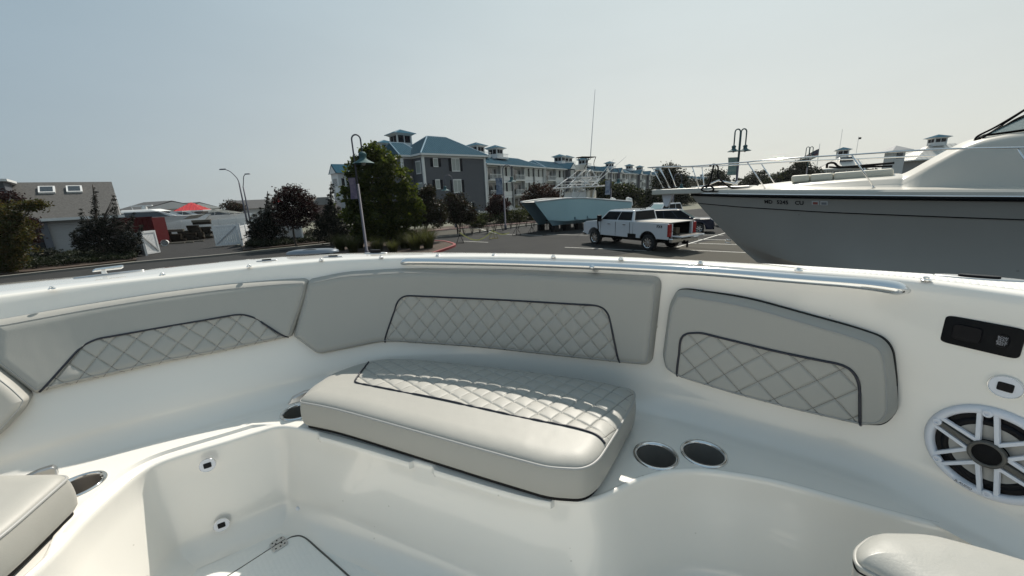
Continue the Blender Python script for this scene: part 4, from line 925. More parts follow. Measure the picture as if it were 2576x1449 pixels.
# ---- vinyl fences and gates
vin = mat('white_vinyl',(.66,.67,.68),.4,var=(1,.1))
def vfence(name, pts, h, label, n_board=.18, posts=2.4):
    a = np.array(pts[0]); t = thing(name,label,'fence',(a[0],a[1],0),0)
    for i in range(len(pts)-1):
        p = np.array(pts[i])-a; q = np.array(pts[i+1])-a; L = float(np.linalg.norm(q-p)); rz = math.atan2(q[1]-p[1],q[0]-p[0]); n = max(1,round(L/posts)); d = (q-p)/L; bw = L/n
        for k in range(n+1):
            c = p+d*bw*k; o = M().box((0,0,h/2+.06),(.14,.14,h+.12)).box((0,0,h+.15),(.19,.19,.06)).obj('post',vin,t,loc=(c[0],c[1],0),rz=rz)
            if k<n:
                c = p+d*bw*(k+.5); M().box((0,0,h-.08),(bw-.14,.05,.14)).box((0,0,.14),(bw-.14,.05,.14)).obj('fence_rail',vin,t,loc=(c[0],c[1],0),rz=rz)
                pm = M(); nb = int(bw/n_board); 
                for j in range(nb): pm.box((-bw/2+bw*(j+.5)/nb,0,h/2),(bw/nb-.012,.024,h-.34))
                kind(pm.obj('boards',vin,t,loc=(c[0],c[1],0),rz=rz),'stuff')
    return t
vfence('vinyl_fence',[W(-200,590,35)[:2],W(190,585,36.5)[:2],W(330,600,38)[:2]],1.75,'white vinyl privacy fence behind the ornamental grass on the left')
vfence('vinyl_fence',[W(300,600,33.5)[:2],W(357,600,31.6)[:2]],1.9,'short fence panel left of the open white gate')
vfence('vinyl_fence',[W(404,560,56)[:2],W(640,560,62)[:2]],1.9,'long white fence behind the stacked timbers')
vfence('vinyl_fence',[W(605,590,35.4)[:2],W(632,590,39)[:2],W(760,590,36)[:2]],1.9,'white fence panels right of the open gate beside the dark juniper')
def gate(pa, pb, label, h=1.9, flip=False, lift=.08):
    a = np.array(pa); b = np.array(pb); L = float(np.linalg.norm(b-a)); t = thing('gate',label,'gate',(a[0],a[1],lift),math.atan2(b[1]-a[1],b[0]-a[0]),None)
    M().box((L/2,0,h-.09),(L,.07,.18)).box((L/2,0,.09),(L,.07,.18)).box((.06,0,h/2),(.12,.075,h)).box((L-.06,0,h/2),(.12,.075,h)).obj('gate_frame',vin,t)
    n = 10
    for k in range(n): M().box((.12+(L-.24)*(k+.5)/n,.01,h/2),((L-.24)/n-.015,.03,h-.36)).obj('board',vin,t)
    s_ = -1 if flip else 1; ang = math.atan2((h-.36)*s_,L-.24); M().box((L/2,-.04,h/2),(math.hypot(h-.36,L-.24),.05,.09),0,0,-ang).obj('brace',mat('gate_brace',(.35,.36,.38),.5) if not flip else mat('gate_brace2',(.42,.42,.42),.5),t)
    return t
gate(G(361,644)[:2],G(404,637)[:2],'bright sunlit white gate leaf standing open beside the junipers',flip=True)
gate(G(544,621.5)[:2],G(607,616)[:2],'bluish white gate leaf standing open on the right of the yard entrance')
# ---- shipping container, timbers, barrel
cr = W(388,570,42)[:2]; cq = cr-6.6*np.array([.96,.28]); dd = cr-cq; Lc = float(np.linalg.norm(dd)); rzc = math.atan2(dd[1],dd[0])
ct = thing('shipping_container','dark red shipping container with ribbed steel sides in the yard','container',(cq[0],cq[1],0),rzc)
redc = mat('container_red',(.062,.006,.009),.7,spec=.1,var=(1.5,.5,(.045,.010,.010)))
M().box((Lc/2,1.22,1.5),(Lc-.02,2.4,2.75)).obj('body',redc,ct)
for k in range(16):
    xk = (k+.5)*Lc/16; M().box((xk,-.005,1.5),(Lc/32,.06,2.6)).obj('rib',redc,ct)
for x_ in (.08,Lc-.08): M().box((x_,-.02,1.5),(.16,.12,3.0)).obj('corner_post',redc,ct)
M().box((Lc/2,-.02,2.94),(Lc,.12,.14)).box((Lc/2,-.02,.1),(Lc,.12,.18)).obj('side_rail',redc,ct)
M().box((Lc-.9,-.06,.62),(.5,.03,.55)).obj('notice',trim,ct)
for x_,w_ in ((Lc-4.9,.18),(Lc-4.45,.24)): M().box((x_,-.06,2.05),(w_,.03,.5)).obj('marking',trim,ct)
M().box((Lc-2.3,-.06,1.65),(.7,.03,.14)).obj('marking',trim,ct)
timb = mat('weathered_timber',(.030,.025,.020),.95,spec=.05,var=(2,.6,(.015,.012,.010)),stretch=(1,6,6)); timb2 = mat('pale_timber',(.11,.10,.08),.85,var=(2,.5))
def timber(p, L, rz, z, s_=.28, mm=None, label=None, first={}):
    key = (round(L,1),mm.name)
    o = M().box((0,0,s_/2),(L,s_,s_)).obj('timber',mm,bevel=.015,loc=(p[0],p[1],z),rz=rz)
    tag(o,label,'timber','rough timbers stacked in the boat yard'); return o
nth = ('bottom','second','third','fourth','fifth','sixth','seventh','top'); stk = ('stack touching the red container','low second stack from the container','stepped third stack from the container','narrow fourth stack in front of the fence','tall dark stack beside the gate leaf')
for si,(cx0,Y0,cols,rows,Lt) in enumerate(((412,45,2,5,1.6),(440,46,2,3,1.9),(466,46.5,2,4,1.5),(492,47,1,6,1.6),(512,48,1,8,2.0))):
    q = W(cx0,590,Y0)
    for r_ in range(rows):
        for c_ in range(cols):
            if rng.random()<.12 and r_>1: continue
            timber((q[0]+rng.normal(0,.12)+(c_-.5)*.3*0+(c_*Lt*.85 if cx0!=505 else 0),q[1]+c_*.15+rng.normal(0,.05)),Lt*rng.uniform(.8,1.1),rng.normal(.05,.05),r_*.285,mm=timb if rng.random()<.8 else timb2,label='weathered timber, %s row of the %s%s'%(nth[r_],stk[si],('',', left piece',', right piece')[c_+1 if cols==2 else 0]))
for x_,Y_,L_,lb_ in ((455,42.5,2.6,'longest pale timber lying on the gravel before the stacks'),(490,43.5,2.0,'pale timber on the gravel farthest right of the stacks'),(436,42,2.0,'pale timber on the gravel nearest the white bucket')):
    q = W(x_,600,Y_); timber((q[0],q[1]),L_,rng.normal(.1,.1),0.0,.16,timb2,lb_)
q = W(415,606,40.5); bk = thing('bucket','white plastic bucket lying on its side by the container','bucket',(q[0],q[1],.32),.5)
M().lathe([(0,-.35),(.24,-.35),(.30,.35),(.31,.36),(.28,.35),(.22,-.3),(0,-.3)],20,(0,0,0),Matrix.Rotation(math.pi/2,3,'X')).obj('shell',trim,bk,smooth=True,angle=40); M().lathe([(.2,.34),(.0,.345)],16,(0,0,0),Matrix.Rotation(math.pi/2,3,'X')).obj('inside',recm,bk)
# ================================================================ LAMPS
lampg = mat('lamp_green',(.045,.10,.11),.7,spec=.2); poleg = mat('pole_grey',(.10,.10,.125),.6,0,spec=.2)
def shade_prof(s_=1): return [(.03,0),(.12,-.02),(.22,-.10),(.25,-.2),(.20,-.30),(.21,-.42),(.32,-.52),(.62,-.68),(.68,-.73),(.65,-.74),(.25,-.6)]
def crook_lamp(base, h, label, bn=None, rz=0, s_=1.0, side=1, group=None, banner_m=None, drop=.25, twin=False, hook=.48, sz=1.0):
    t = thing('street_lamp',label,'lamp post',(base[0],base[1],0),rz,group)
    r0 = .075*s_; path = [(0,0,0),(0,0,h*.55),(0,0,h-1.2*sz)]
    M().tube([(0,0,0),(0,0,.5),(0,0,.51),(0,0,h*.62)],[.13*s_,.12*s_,.085*s_,.075*s_],12).obj('pole',poleg,t,smooth=True)
    for sd_ in ((1,-1) if twin else (side,)):
        arc = [(0,0,h*.62),(0,0,h-hook*1.1)]+[(sd_*hook*(1-math.cos(a))/1.0*.5*2*.5,0,h-hook*.55+hook*.55*math.sin(a)) for a in np.linspace(0,math.pi,11)]+[(sd_*hook,0,h-hook*1.1-drop)]
        arc = [(x+(sd_*.04 if twin else 0),y,z) for x,y,z in arc]
        M().tube(arc,.045*s_,8).obj('arm',lampg if twin else poleg,t,smooth=True)
        sh = M().lathe([(r_*sz,z_*sz) for r_,z_ in shade_prof()],20,(arc[-1][0],0,arc[-1][2]+.05)).obj('lamp_shade',lampg,t,smooth=True,angle=50)
        M().lathe([(0,-.86*sz),(.10*sz,-.82*sz),(.14*sz,-.7*sz),(.1*sz,-.6*sz)],12,(arc[-1][0],0,arc[-1][2]+.05)).obj('globe',mat('globe',(.45,.46,.44),.2),sh,smooth=True)
    if bn:
        z0,z1,w_ = bn; b = M(); nq = 8; x0 = -side*.10
        A = np.zeros((2,nq+1,3)); 
        for j in range(nq+1):
            z = z0+(z1-z0)*j/nq; sag = .10*w_*math.sin(math.pi*j/nq); A[0,j] = (x0,0,z); A[1,j] = (x0-side*(w_-sag),.03*math.sin(3*j/nq),z)
        b.grid(A).obj('banner',banner_m,t); M().tube([(0,0,z0),(x0-side*w_,0,z0)],.014,6).tube([(0,0,z1),(x0-side*w_,0,z1)],.014,6).obj('banner_arm',poleg,t)
    return t
ban = mat('purple_banner',(.09,.07,.13),.7,var=(2.2,1,(.26,.20,.24))); ban2 = mat('blue_banner',(.03,.06,.13),.7,var=(2.5,1,(.35,.38,.42))); ban3 = mat('teal_banner',(.10,.20,.20),.7,var=(3,1,(.35,.38,.30)))
lb = G(925,650); crook_lamp(lb,W(903,338,lb[1])[2],'tall gooseneck street lamp with purple banner before the big green tree',(W(900,500,lb[1])[2],W(895,447,lb[1])[2],.42),rz=.15,banner_m=ban,hook=.50,sz=.95,drop=.45)
for x,yb,yt,side,bn,lab,bm,gx in ((1272,578,415,1,(3.6,5.2,.7),'gooseneck lamp with blue banner in front of the white condo block',ban2,0),(1536,556,424,1,(3.0,4.6,.6),'gooseneck lamp with dark banner right of the fishing tower',ban2,0),(1147,575,440,-1,None,'thin gooseneck lamp against the slate grey wall',ban2,0),(1691,550,437,1,None,'distant gooseneck lamp behind the bow pulpit',ban2,0)):
    b_ = G(x,yb); crook_lamp(b_,W(x,yt,b_[1])[2],lab,bn,0,1.0,side,'gooseneck lamps round the car park',bm,hook=.85,sz=.72)
b_ = W(1849,500,38); crook_lamp(b_,W(1850,325,38)[2],'twin headed green lamp post with teal banner above the bow rail',(W(1849,440,38)[2],W(1849,396,38)[2],.9),0,1.3,1,None,ban3,twin=True,hook=.5,sz=.78,drop=.9)
b_ = W(2021,500,75); crook_lamp(b_,W(2021,370,75)[2],'small twin headed lamp post left of the flag',None,0,1.4,1,None,ban3,twin=True,hook=.6,sz=.8,drop=.9)
def cobra(base, h, label, rz, L=1.6):
    t = thing('street_light',label,'street light',(base[0],base[1],0),rz,'tall roadside street lights')
    M().tube([(0,0,0),(0,0,h*.8)],[.11,.075],10).obj('pole',poleg,t,smooth=True); M().tube(catmull([(0,0,h*.8),(-.15,0,h*.87),(-L*.55,0,h*.96),(-L,0,h)],5).tolist(),.045,8).obj('arm',poleg,t,smooth=True)
    M().hull([(-L-.65,-.1,h-.05),(-L,-.13,h-.05),(-L,.13,h-.05),(-L-.65,.1,h-.05)],[(-L-.55,-.06,h+.08),(-L+.05,-.07,h+.08),(-L+.05,.07,h+.08),(-L-.55,.06,h+.08)]).obj('head',poleg,t)
b_ = W(622,560,47); cobra(b_,W(586,425,47)[2],'left of two tall street lights, arm bent to the left',0,1.3)
b_ = W(630,560,52); cobra(b_,W(622,438,52)[2],'right hand shorter street light, arm bent to the right',math.pi,.6)
# flag
fb = W(2048,470,120); ft = thing('flagpole','dark striped flag flying from a thin pole behind the bow rail','flag',(fb[0],fb[1],0),0)
M().tube([(0,0,0),(0,0,W(2048,362,120)[2])],[.12,.06],8).obj('pole',steelb,ft)
zt = W(2048,372,120)[2]; fm = [mat('flag_navy',(.02,.02,.05),.8),mat('flag_red',(.12,.02,.025),.8),mat('flag_white',(.30,.30,.30),.8)]
for k in range(7):
    A = np.zeros((9,2,3))
    for i in range(9):
        t_ = i/8
        for j in (0,1): A[i,j] = (-3.9*t_,.25*math.sin(4*t_),zt-.3-(k+j)*.32-1.9*t_**1.1)
    M().grid(A[:(9 if k>3 else 9)]).obj('stripe',fm[1+k%2],ft)
A = np.zeros((5,2,3))
for i in range(5):
    for j in (0,1): A[i,j] = (-3.9*i/8,.25*math.sin(2*i/4)-.03,zt-.29-j*1.28-1.9*(i/8)**1.1)
M().grid(A).obj('canton',fm[0],ft)
# ================================================================ BOATS
class Fr:                       # local frame of a thing: x along, y to its left
    def __init__(s, o, d): s.o = np.array(o,float)[:2]; d = np.array(d,float); s.d = d/np.linalg.norm(d); s.n = np.array([-s.d[1],s.d[0]]); s.rz = math.atan2(s.d[1],s.d[0])
    def on(s, x, y, yl):        # survey ray met with the upright plane y=yl -> (x,yl,z)
        o = s.o+s.n*yl; q,z = planehit(x,y,o,o+s.d); return np.array([q,yl,z])
# ---- big white cruiser on the right
bo = W(1738,488,9.5); BF = Fr(bo,(.725,-.688)); big = thing('motor_cruiser','big grey hulled cruiser with white cabin top and steel bow rail filling the right side','boat',(bo[0],bo[1],0),BF.rz)
hullg = mat('grey_hull',(.40,.385,.355),.3,coat=1.0,var=(.7,.35,(.32,.31,.295))); whitd = mat('white_deck',(.55,.52,.46),.35,coat=.3)
stem = [BF.on(x,y,0) for x,y in ((1741,494),(1765,522),(1800,560),(1840,602),(1872,632),(1905,660))]; stem = [(p[0],p[2]) for p in stem]
stem += [(stem[-1][0]+.6,stem[-1][1]-.25),(stem[-1][0]+1.6,stem[-1][1]-.38),(9.5,stem[-1][1]-.42)]
zs = lambda l: 3.31-.037*l
hb = lambda l: 1.50*(1-(1-min(max(l,0)/5.2,1))**2.1)+.02
def keelz(l): return float(np.interp(l,[p[0] for p in stem],[p[1] for p in stem]))
def stem_l(z): 
    zz = [p[1] for p in stem]; return float(np.interp(-z,[-a for a in zz],[p[0] for p in stem]))
zc0 = BF.on(1839,609,0)[2]; zk0 = stem[5][1]; stem_ = stem[:6]+[(stem[5][0]+.5,stem[5][1]-.4)]
zch = lambda l: np.interp(l,[0,1.0,2.5,5,9.5],[zc0,zc0-.22,zc0-.42,zc0-.55,zc0-.6])
cb = lambda l: np.interp(l,[0,.4,1.2,2.5,4.5,9.5],[0,.22,.62,1.05,1.28,1.32])
zkl = lambda l: zk0-.45*min(1,l/4)
LS = np.linspace(0,1,46)**1.35*9.5
def hullpt(l, t, side=-1):      # t 0 sheer .. 1 chine .. 2 keel; stations sweep aft down the raked stem
    z0,z1 = zs(l),zch(l); k = ((9.5-l)/9.5)**2.2
    if t<=1: z = z0+(z1-z0)*t; f = t**.8; y = hb(l)*(1-f)+cb(l)*f-.10*math.sin(math.pi*t)*min(1,l/2.5)
    else: u = t-1; z = z1+(zkl(l)-z1)*u; y = cb(l)*(1-u)
    return (l+float(np.interp(-z,[-p[1] for p in stem_],[p[0] for p in stem_]))*k,side*max(y,.012),z)
TS = list(np.linspace(0,1,15))+[1.02,1.35,1.7,2.0]
for sd_ in (-1,):
    pass
mm = M(); 
for sd_ in (-1,1): mm.grid(np.array([[hullpt(l,t,sd_) for t in TS] for l in LS]),flip=sd_>0)
a_ = [hullpt(9.5,t,-1) for t in TS]; b_ = [hullpt(9.5,t,1) for t in TS][::-1]; mm.add(a_+b_,[tuple(range(len(a_)*2))])
mm.obj('hull',hullg,big,smooth=True,angle=35)
def track(t, dz=0, out=.0, l0=0.0, l1=9.4, n=60): return [(lambda p: (p[0],p[1]-out,p[2]+dz))(hullpt(l,t)) for l in np.linspace(l0,l1,n)]
for sd_ in (-1,1):
    tr = [(x,y if sd_<0 else -y,z) for x,y,z in track(0,.0,.012)]; M().tube(tr,.035,8).obj('rub_rail',blackm,big,smooth=True)
    tr = [(x,y if sd_<0 else -y,z) for x,y,z in track(0,.03,.030)]; M().tube(tr,.014,6).obj('rail_insert',steel,big,smooth=True)
    tr = [(x,y if sd_<0 else -y,z) for x,y,z in track(.19,0,.004,.02)]; M().tube(tr,.009,6).obj('hull_stripe',blackm,big,smooth=True)
# deck moulding
dm = M(); prof = [(1.0,.03,.01),(1.0,.10,-.02),(.995,.14,-.06),(1,.15,-.16)]
rows = []
for l in LS:
    y0 = hb(l); z0 = zs(l); r_ = []
    for sd_ in (-1,): r_ = [(l,-(y0+.008),z0+.03),(l,-(y0+.004),z0+.09),(l,-max(y0-.03,.005),z0+.125),(l,-max(y0-.14,.004),z0+.13),(l,-max(y0-.3,.003),z0+.15),(l,0,z0+.19)]
    rows.append(r_+[(a,-b,c) for a,b,c in r_[:-1][::-1]])
dm.grid(np.array(rows)); dm.obj('deck',whitd,big,smooth=True,angle=40)
M().add(rows[0],[tuple(range(len(rows[0])))]).obj('stem_cap',steelb,big)
# trunk cabin and windscreen
ed = [((1905,474),-.12),((1972,466),-.62),((2100,456),-.78),((2247,447),-.85),((2280,445),-.86),((2360,402),-.88),((2443,360),-.9),((2520,341),-.92),((2576,333),-.94),((2680,322),-.96)]
ed = [BF.on(x,y,yl) for (x,y),yl in ed]
rows = []
for p in catmull(ed,5):
    l,y,z = p; zd = zs(l)+.14; r_ = [(l,min(y-.20,y*1.15),zd-.02),(l,y-.06,max(z-.10,zd)),(l,y-.015,max(z-.03,zd)),(l,y+.05,max(z,zd)+.004),(l,y*.5,max(z,zd)+.05),(l,0,max(z,zd)+.07)]
    rows.append(r_+[(a,-b,c) for a,b,c in r_[:-1][::-1]])
M().grid(np.array(rows)).obj('cabin_top',whitd,big,smooth=True,angle=60)
# sun pad
c0,c1,c2,c3 = [BF.on(x,y,-.55) for x,y in ((1990,460),(2249,443),(2249,423),(1990,442))]
for k,(ta,tb) in enumerate(((0,.20),(.205,.44),(.445,1))):
    A_ = c0+(c1-c0)*ta; B_ = c0+(c1-c0)*tb; C_ = c3+(c2-c3)*tb; D_ = c3+(c2-c3)*ta
    pd = tag(M().prism([(A_[0],A_[2]),(B_[0],B_[2]),(C_[0],C_[2]),(D_[0],D_[2])],-.55,.55,'y').obj('sun_pad',mat('cream_vinyl',(.60,.57,.48),.5),None,bevel=.035),'cream sunpad section on the cruiser foredeck, '+('front','middle','rear and longest')[k],'cushion','cream sunpads on the cruiser foredeck') 
    pd.location = (bo[0],bo[1],0); pd.rotation_euler.z = BF.rz
s1 = [BF.on(x,y,-.1) for x,y in ((2080,423),(2082,412),(2098,410),(2112,420),(2140,419),(2200,414),(2250,410))]
M().tube(catmull(s1,5).tolist(),.022,6).tube(catmull([BF.on(x,y,-.1) for x,y in ((2085,420),(2110,422),(2140,421),(2245,418))],5).tolist(),.02,6).obj('strap',blackm,big,smooth=True)
# windscreen
w0 = BF.on(2478,346,-.80); w1 = BF.on(2576,331,-.9); w2 = BF.on(2640,300,-.9); w3 = BF.on(2610,262,-.78)
wl = w0[0]; zb = w0[2]
G_ = [(w0[0],-.78,w0[2]+.03),(w1[0]+.5,-.98,w1[2]+.05),(w1[0]+.9,-.86,w1[2]+.75),(w0[0]+.95,-.62,w0[2]+.62)]
M().add(G_+[(a,-b,c) for a,b,c in G_],[(0,1,2,3),(4,7,6,5),(0,3,7,4)]).obj('windscreen',mat('tinted_screen',(.25,.38,.38),.05,spec=.8,alpha=.55),big)
M().tube([G_[3],G_[0],G_[1]],.022,6).tube([(G_[0][0],-G_[0][1],G_[0][2]),G_[0]],.022,6).tube([G_[2],G_[3],(G_[3][0],-G_[3][1],G_[3][2])],.022,6).obj('screen_gasket',blackm,big)
for pts,r_ in (([(2452,352),(2462,341),(2500,322),(2545,296),(2600,262)],.016),([(2458,351),(2480,340),(2530,309),(2590,270)],.009),([(2503,331),(2530,315),(2560,298),(2600,280)],.014),([(2508,328),(2540,300),(2600,262)],.010),([(2452,352),(2456,354),(2466,346)],.02)):
    M().tube(catmull([BF.on(x,y,-.70) for x,y in pts],4).tolist(),r_,6).obj('wiper',blackm,big,smooth=True)
# bow rail
rt = [((1630,421.5),-.20),((1661,419.7),-.26),((1741,418),-.34),((1795,414),-.46),((1880,407.5),-.64),((1910,404.5),-.70),((2038,395),-.93),((2142,389),-1.08),((2265,381),-1.20),((2390,374.5),-1.28),((2576,371),-1.34),((2700,369),-1.36)]
rt = [BF.on(x,y,yl) for (x,y),yl in rt]; near = catmull(rt,6); far = near*np.array([1,-1,1]); bowl = np.array([(near[0][0]-.10,0,near[0][2])])
M().tube(np.vstack([far[::-1],near]).tolist(),.0135,10).obj('bow_rail',steel,big,smooth=True)
mid = near.copy(); 
def st_(top, base, yb):
    a = BF.on(*top,yb[0]); b = BF.on(*base,yb[1]); 
    for sd_ in (1,-1): M().tube([(a[0],a[1]*sd_,a[2]),(b[0],b[1]*sd_,b[2])],.011,8).tube([(b[0],b[1]*sd_,b[2]),(b[0],b[1]*sd_,b[2]-.012)],.026,10).obj('stanchion',steel,big,smooth=True)
st_((1641,422),(1668,472),(-.21,-.21)); st_((1660,421),(1683,470),(-.26,-.22)); st_((1741,418),(1761,480),(-.34,-.16)); st_((1880,408),(1926,476),(-.64,-.62)); st_((2142,389),(2198,470),(-1.08,-1.04)); st_((2560,372),(2612,462),(-1.33,-1.3))
# anchor pulpit
p0 = BF.on(1636,480,-.22); pz0 = p0[2]; pl0 = p0[0]
pp_ = [(pl0,-.14),(pl0+.06,-.21),(.3,-.24),(1.3,-.34),(1.3,.34),(.3,.24),(pl0+.06,.21),(pl0,.14)]
M().prism(pp_,3.33,3.46).obj('anchor_pulpit',whitd,big,bevel=.02)
M().prism([(pl0+.22,3.33),(pl0+.50,3.33),(pl0+.40,3.05),(pl0+.34,3.02),(pl0+.28,3.08)],-.05,.05,'y').obj('anchor',whitep,big,bevel=.015)
M().tube([(1.0,-.05,3.5),(.6,-.06,3.6),(.35,-.05,3.5),(.15,-.1,3.48)],.02,6).tube([(.9,.1,3.47),(1.0,.1,3.56),(1.0,-.1,3.56),(.9,-.1,3.47)],.015,6).obj('windlass',steel,big,smooth=True)
def rope(pts, yl, r_=.018):
    return catmull([BF.on(x,y,yl) for x,y in pts],6).tolist()
M().tube(rope([(1785,418),(1796,413),(1806,420),(1806,440),(1812,452),(1835,470),(1860,474)],-.42),.017,7).tube(rope([(1796,413),(1790,440),(1785,462),(1770,470),(1765,478),(1780,482),(1795,478),(1788,468),(1775,471)],-.42),.019,7).tube(rope([(1780,482),(1820,480),(1850,474),(1880,474),(1925,478),(1960,474)],-.42),.014,7).obj('mooring_rope',blackm,big,smooth=True)
# registration number
def hullframe(l,t):
    a,b,c = [Vector(hullpt(*q)) for q in ((l,t),(l+.02,t),(l,t-.02))]; x = (b-a).normalized(); n = x.cross((c-a)).normalized(); n = n if n.y<0 else -n; y = n.cross(x); m = Matrix((x,y,n)).transposed().to_4x4(); m.translation = a+n*.006; return m
def find_l(px_, t):
    best = min(np.linspace(.3,4,500),key=lambda l:abs(sv(hullpt(l,t))-px_)); return best
def sv(p):
    q = np.array([bo[0],bo[1]])+BF.d*p[0]+BF.n*p[1]; X,Y,Z = q[0],q[1],p[2]-EYE; dep = Y*_cp-Z*_sp; d = (-Z*_cp-Y*_sp)/dep; r = X/dep; return 1288+(r*_c+d*_s)*FP
for tx,px_ in (('MD',1933),('5245',1969),('CU',2011)):
    l = find_l(px_,.085); text(tx,.105,'registration',mat('navy_lettering',(.012,.012,.016),.5),big,hullframe(l,.085),bold=.003)
for px_,mm_ in ((2052,mat('sticker_red',(.35,.12,.10),.5)),(2073,mat('sticker_grey',(.25,.26,.28),.5))):
    l = find_l(px_,.075); o_ = M().box((0,0,0),(.11,.08,.002)).obj('sticker',trim,big); o_.matrix_basis = hullframe(l,.075); M().box((0,-.006,.0022),(.075,.045,.002)).obj('print',mm_,o_)
e_ = hullpt(0,.55); ey = BF.on(1837,608,0); M().tube([(ey[0]+.02,0,ey[2]+.03),(ey[0]-.09,0,ey[2]+.05),(ey[0]-.10,0,ey[2]-.02),(ey[0]+.02,0,ey[2]-.04)],.012,6).obj('bow_eye',steel,big,smooth=True)
for k in range(3):
    hk = zkl(3+k*2.4)+.03; M().box((3.2+k*2.4,0,hk/2),(.5,.5,hk)).obj('keel_block',timb,big)
add_specks(hullg,3,.6,(.20,.19,.17),.5,.05); add_bump(hullg,1.3,.25,.03)
# ---- blue power catamaran with fishing tower
n1 = W(1343,509,34.6)[:2]; n2 = W(1311,509,36.6)[:2]; CF = Fr((n1+n2)/2,(.87,.5)); hw = float(abs(np.dot(n1-CF.o,CF.n)))
cat = thing('catamaran','pale blue twin hulled fishing boat with white tower standing on black blocks','boat',(CF.o[0],CF.o[1],0),CF.rz)
aqua = mat('aqua_gelcoat',(.36,.53,.57),.25,coat=.4,var=(.6,.15)); aqd = mat('hull_bottom_blue',(.14,.22,.26),.5)
czs = lambda l: np.interp(l,[0,3,5,12],[2.78,2.95,2.9,2.2]); LC = 11.4
def cat_hull(yc, sgn):
    ls = np.linspace(0,LC,30); up = []; lo = []
    for l in ls:
        z0 = czs(l); f = 1-(1-min(l/4.5,1))**2; out = sgn*(.02+.62*f); inn = -sgn*(.02+.35*f); rake = lambda z:(1-min(1,l/LC))**2*max(0,(z0-z))*.86
        ch = .92 if l>2 else .92+.2*(1-l/2); kz = .58
        S_ = [(out,z0),(out*.96,z0-.5),(out*.86,z0-1.1),(out*.78,ch)]
        up.append([(l+rake(z),yc+y,z) for y,z in S_])
        S_ = [(out*.80,ch-.01),(out*.62,ch-.10),(sgn*.02,kz),(inn*.9,ch-.1),(inn,ch+.3),(inn,z0)]
        lo.append([(l+rake(z),yc+y,z) for y,z in S_])
    return up,lo
ub = M(); lbm = M()
for yc,sg in ((-hw,-1),(hw,1)):
    u_,l_ = cat_hull(yc,sg); ub.grid(np.array(u_)); lbm.grid(np.array(l_)); ub.add(u_[-1]+[(a,yc,c) for a,_,c in u_[-1][::-1]],[tuple(range(8))]); lbm.add(l_[-1],[tuple(range(6))])
ub.obj('topsides',aqua,cat,smooth=True,angle=50); lbm.obj('hull_bottom',aqd,cat,smooth=True,angle=50)
for yc,sg in ((-hw,-1),(hw,1)): M().tube([(l,yc+sg*(.03+.62*(1-(1-min(l/4.5,1))**2)),czs(l)+.03) for l in np.linspace(0,LC,30)],.07,6).obj('gunwale',trim,cat,smooth=True)
dk_ = np.array([[(l,y,czs(l)-.02) for y in (-hw-.6*(1-(1-min(l/4.5,1))**2),0,hw+.6*(1-(1-min(l/4.5,1))**2))] for l in np.linspace(.02,LC,20)]); M().grid(dk_).obj('deck',whitd,cat)
M().prism([(2.0,2.75),(LC,2.15),(LC,1.3),(3.4,1.3)],-hw,hw,'y').obj('tunnel',aqua,cat)
def cp(x,y,yl=0): return CF.on(x,y,yl)
hz = cp(1450,471)[2]; ha,hbx = cp(1402,471)[0],cp(1499,471)[0]; hm_ = (ha+hbx)/2
ha = max(ha,3.2)
M().prism([(ha,-.7),(ha+.5,-1.2),(hbx,-1.3),(hbx,1.3),(ha+.5,1.2),(ha,.7)],hz-.05,hz+.05).obj('hardtop',trim,cat,bevel=.02)
tw = M(); dz = 2.75
for sy in (-1,1):
    for x_,x2 in ((ha+1.2,ha+.9),(ha+2.4,ha+2.9),(hbx-1.0,hbx-1.3)): tw.tube([(x2,sy*.8,dz-.1),(x_,sy*1.05,hz)],.045,6)
    tw.tube([(ha+1.6,sy*.7,dz),(ha+2.4,sy*.95,hz)],.035,6)
z2 = cp(1465,446)[2]; a2,b2 = cp(1441,446)[0],cp(1489,446)[0]; z3 = cp(1462,428)[2]; z4 = cp(1475,396)[2]
for sy in (-1,1):
    tw.tube([(ha+.3,sy*1.0,hz),(a2,sy*.6,z2)],.045,6).tube([(hbx-.6,sy*1.0,hz),(b2,sy*.6,z2)],.045,6).tube([(a2+.3,sy*.6,z2),(hm_+.9,sy*1.0,hz)],.035,6).tube([(b2-.4,sy*.6,z2),(hm_-.3,sy*1.0,hz)],.035,6)
    tw.tube([(a2,sy*.6,z2),(a2+1.0,sy*.35,z3)],.035,6).tube([(b2,sy*.6,z2),(b2-.35,sy*.35,z3)],.035,6).tube([(a2+.9,sy*.6,z2),(b2-.5,sy*.35,z3)],.028,6)
    for t in (.3,.6): tw.tube([(hbx-.6+(b2-hbx+.6)*t,sy*(1-.4*t),hz+(z2-hz)*t),(ha+.3+(a2-ha-.3)*t,sy*(1-.4*t),hz+(z2-hz)*t)],.022,5)
for t in (0,.25,.5,.75,1): tw.tube([(hbx-.6+(b2-hbx+.6)*t,-(1-.4*t),hz+(z2-hz)*t),(hbx-.6+(b2-hbx+.6)*t,(1-.4*t),hz+(z2-hz)*t)],.022,5)
tw.obj('tower_frame',trim,cat,smooth=True)
M().box(((a2+b2)/2,0,z2),(b2-a2+.3,1.5,.07)).obj('tower_platform',trim,cat)
M().box((cp(1462,421)[0],0,(z3+cp(1462,415)[2])/2+.0),(.9,.7,.55)).obj('upper_helm',whitd,cat,bevel=.08)
zc4 = z4; x4a,x4b = cp(1457,396)[0],cp(1490,396)[0]; tb = M()
tb.tube([(x4a,-.5,zc4),(x4b,-.5,zc4),(x4b,.5,zc4),(x4a,.5,zc4)],.035,6,closed=True)
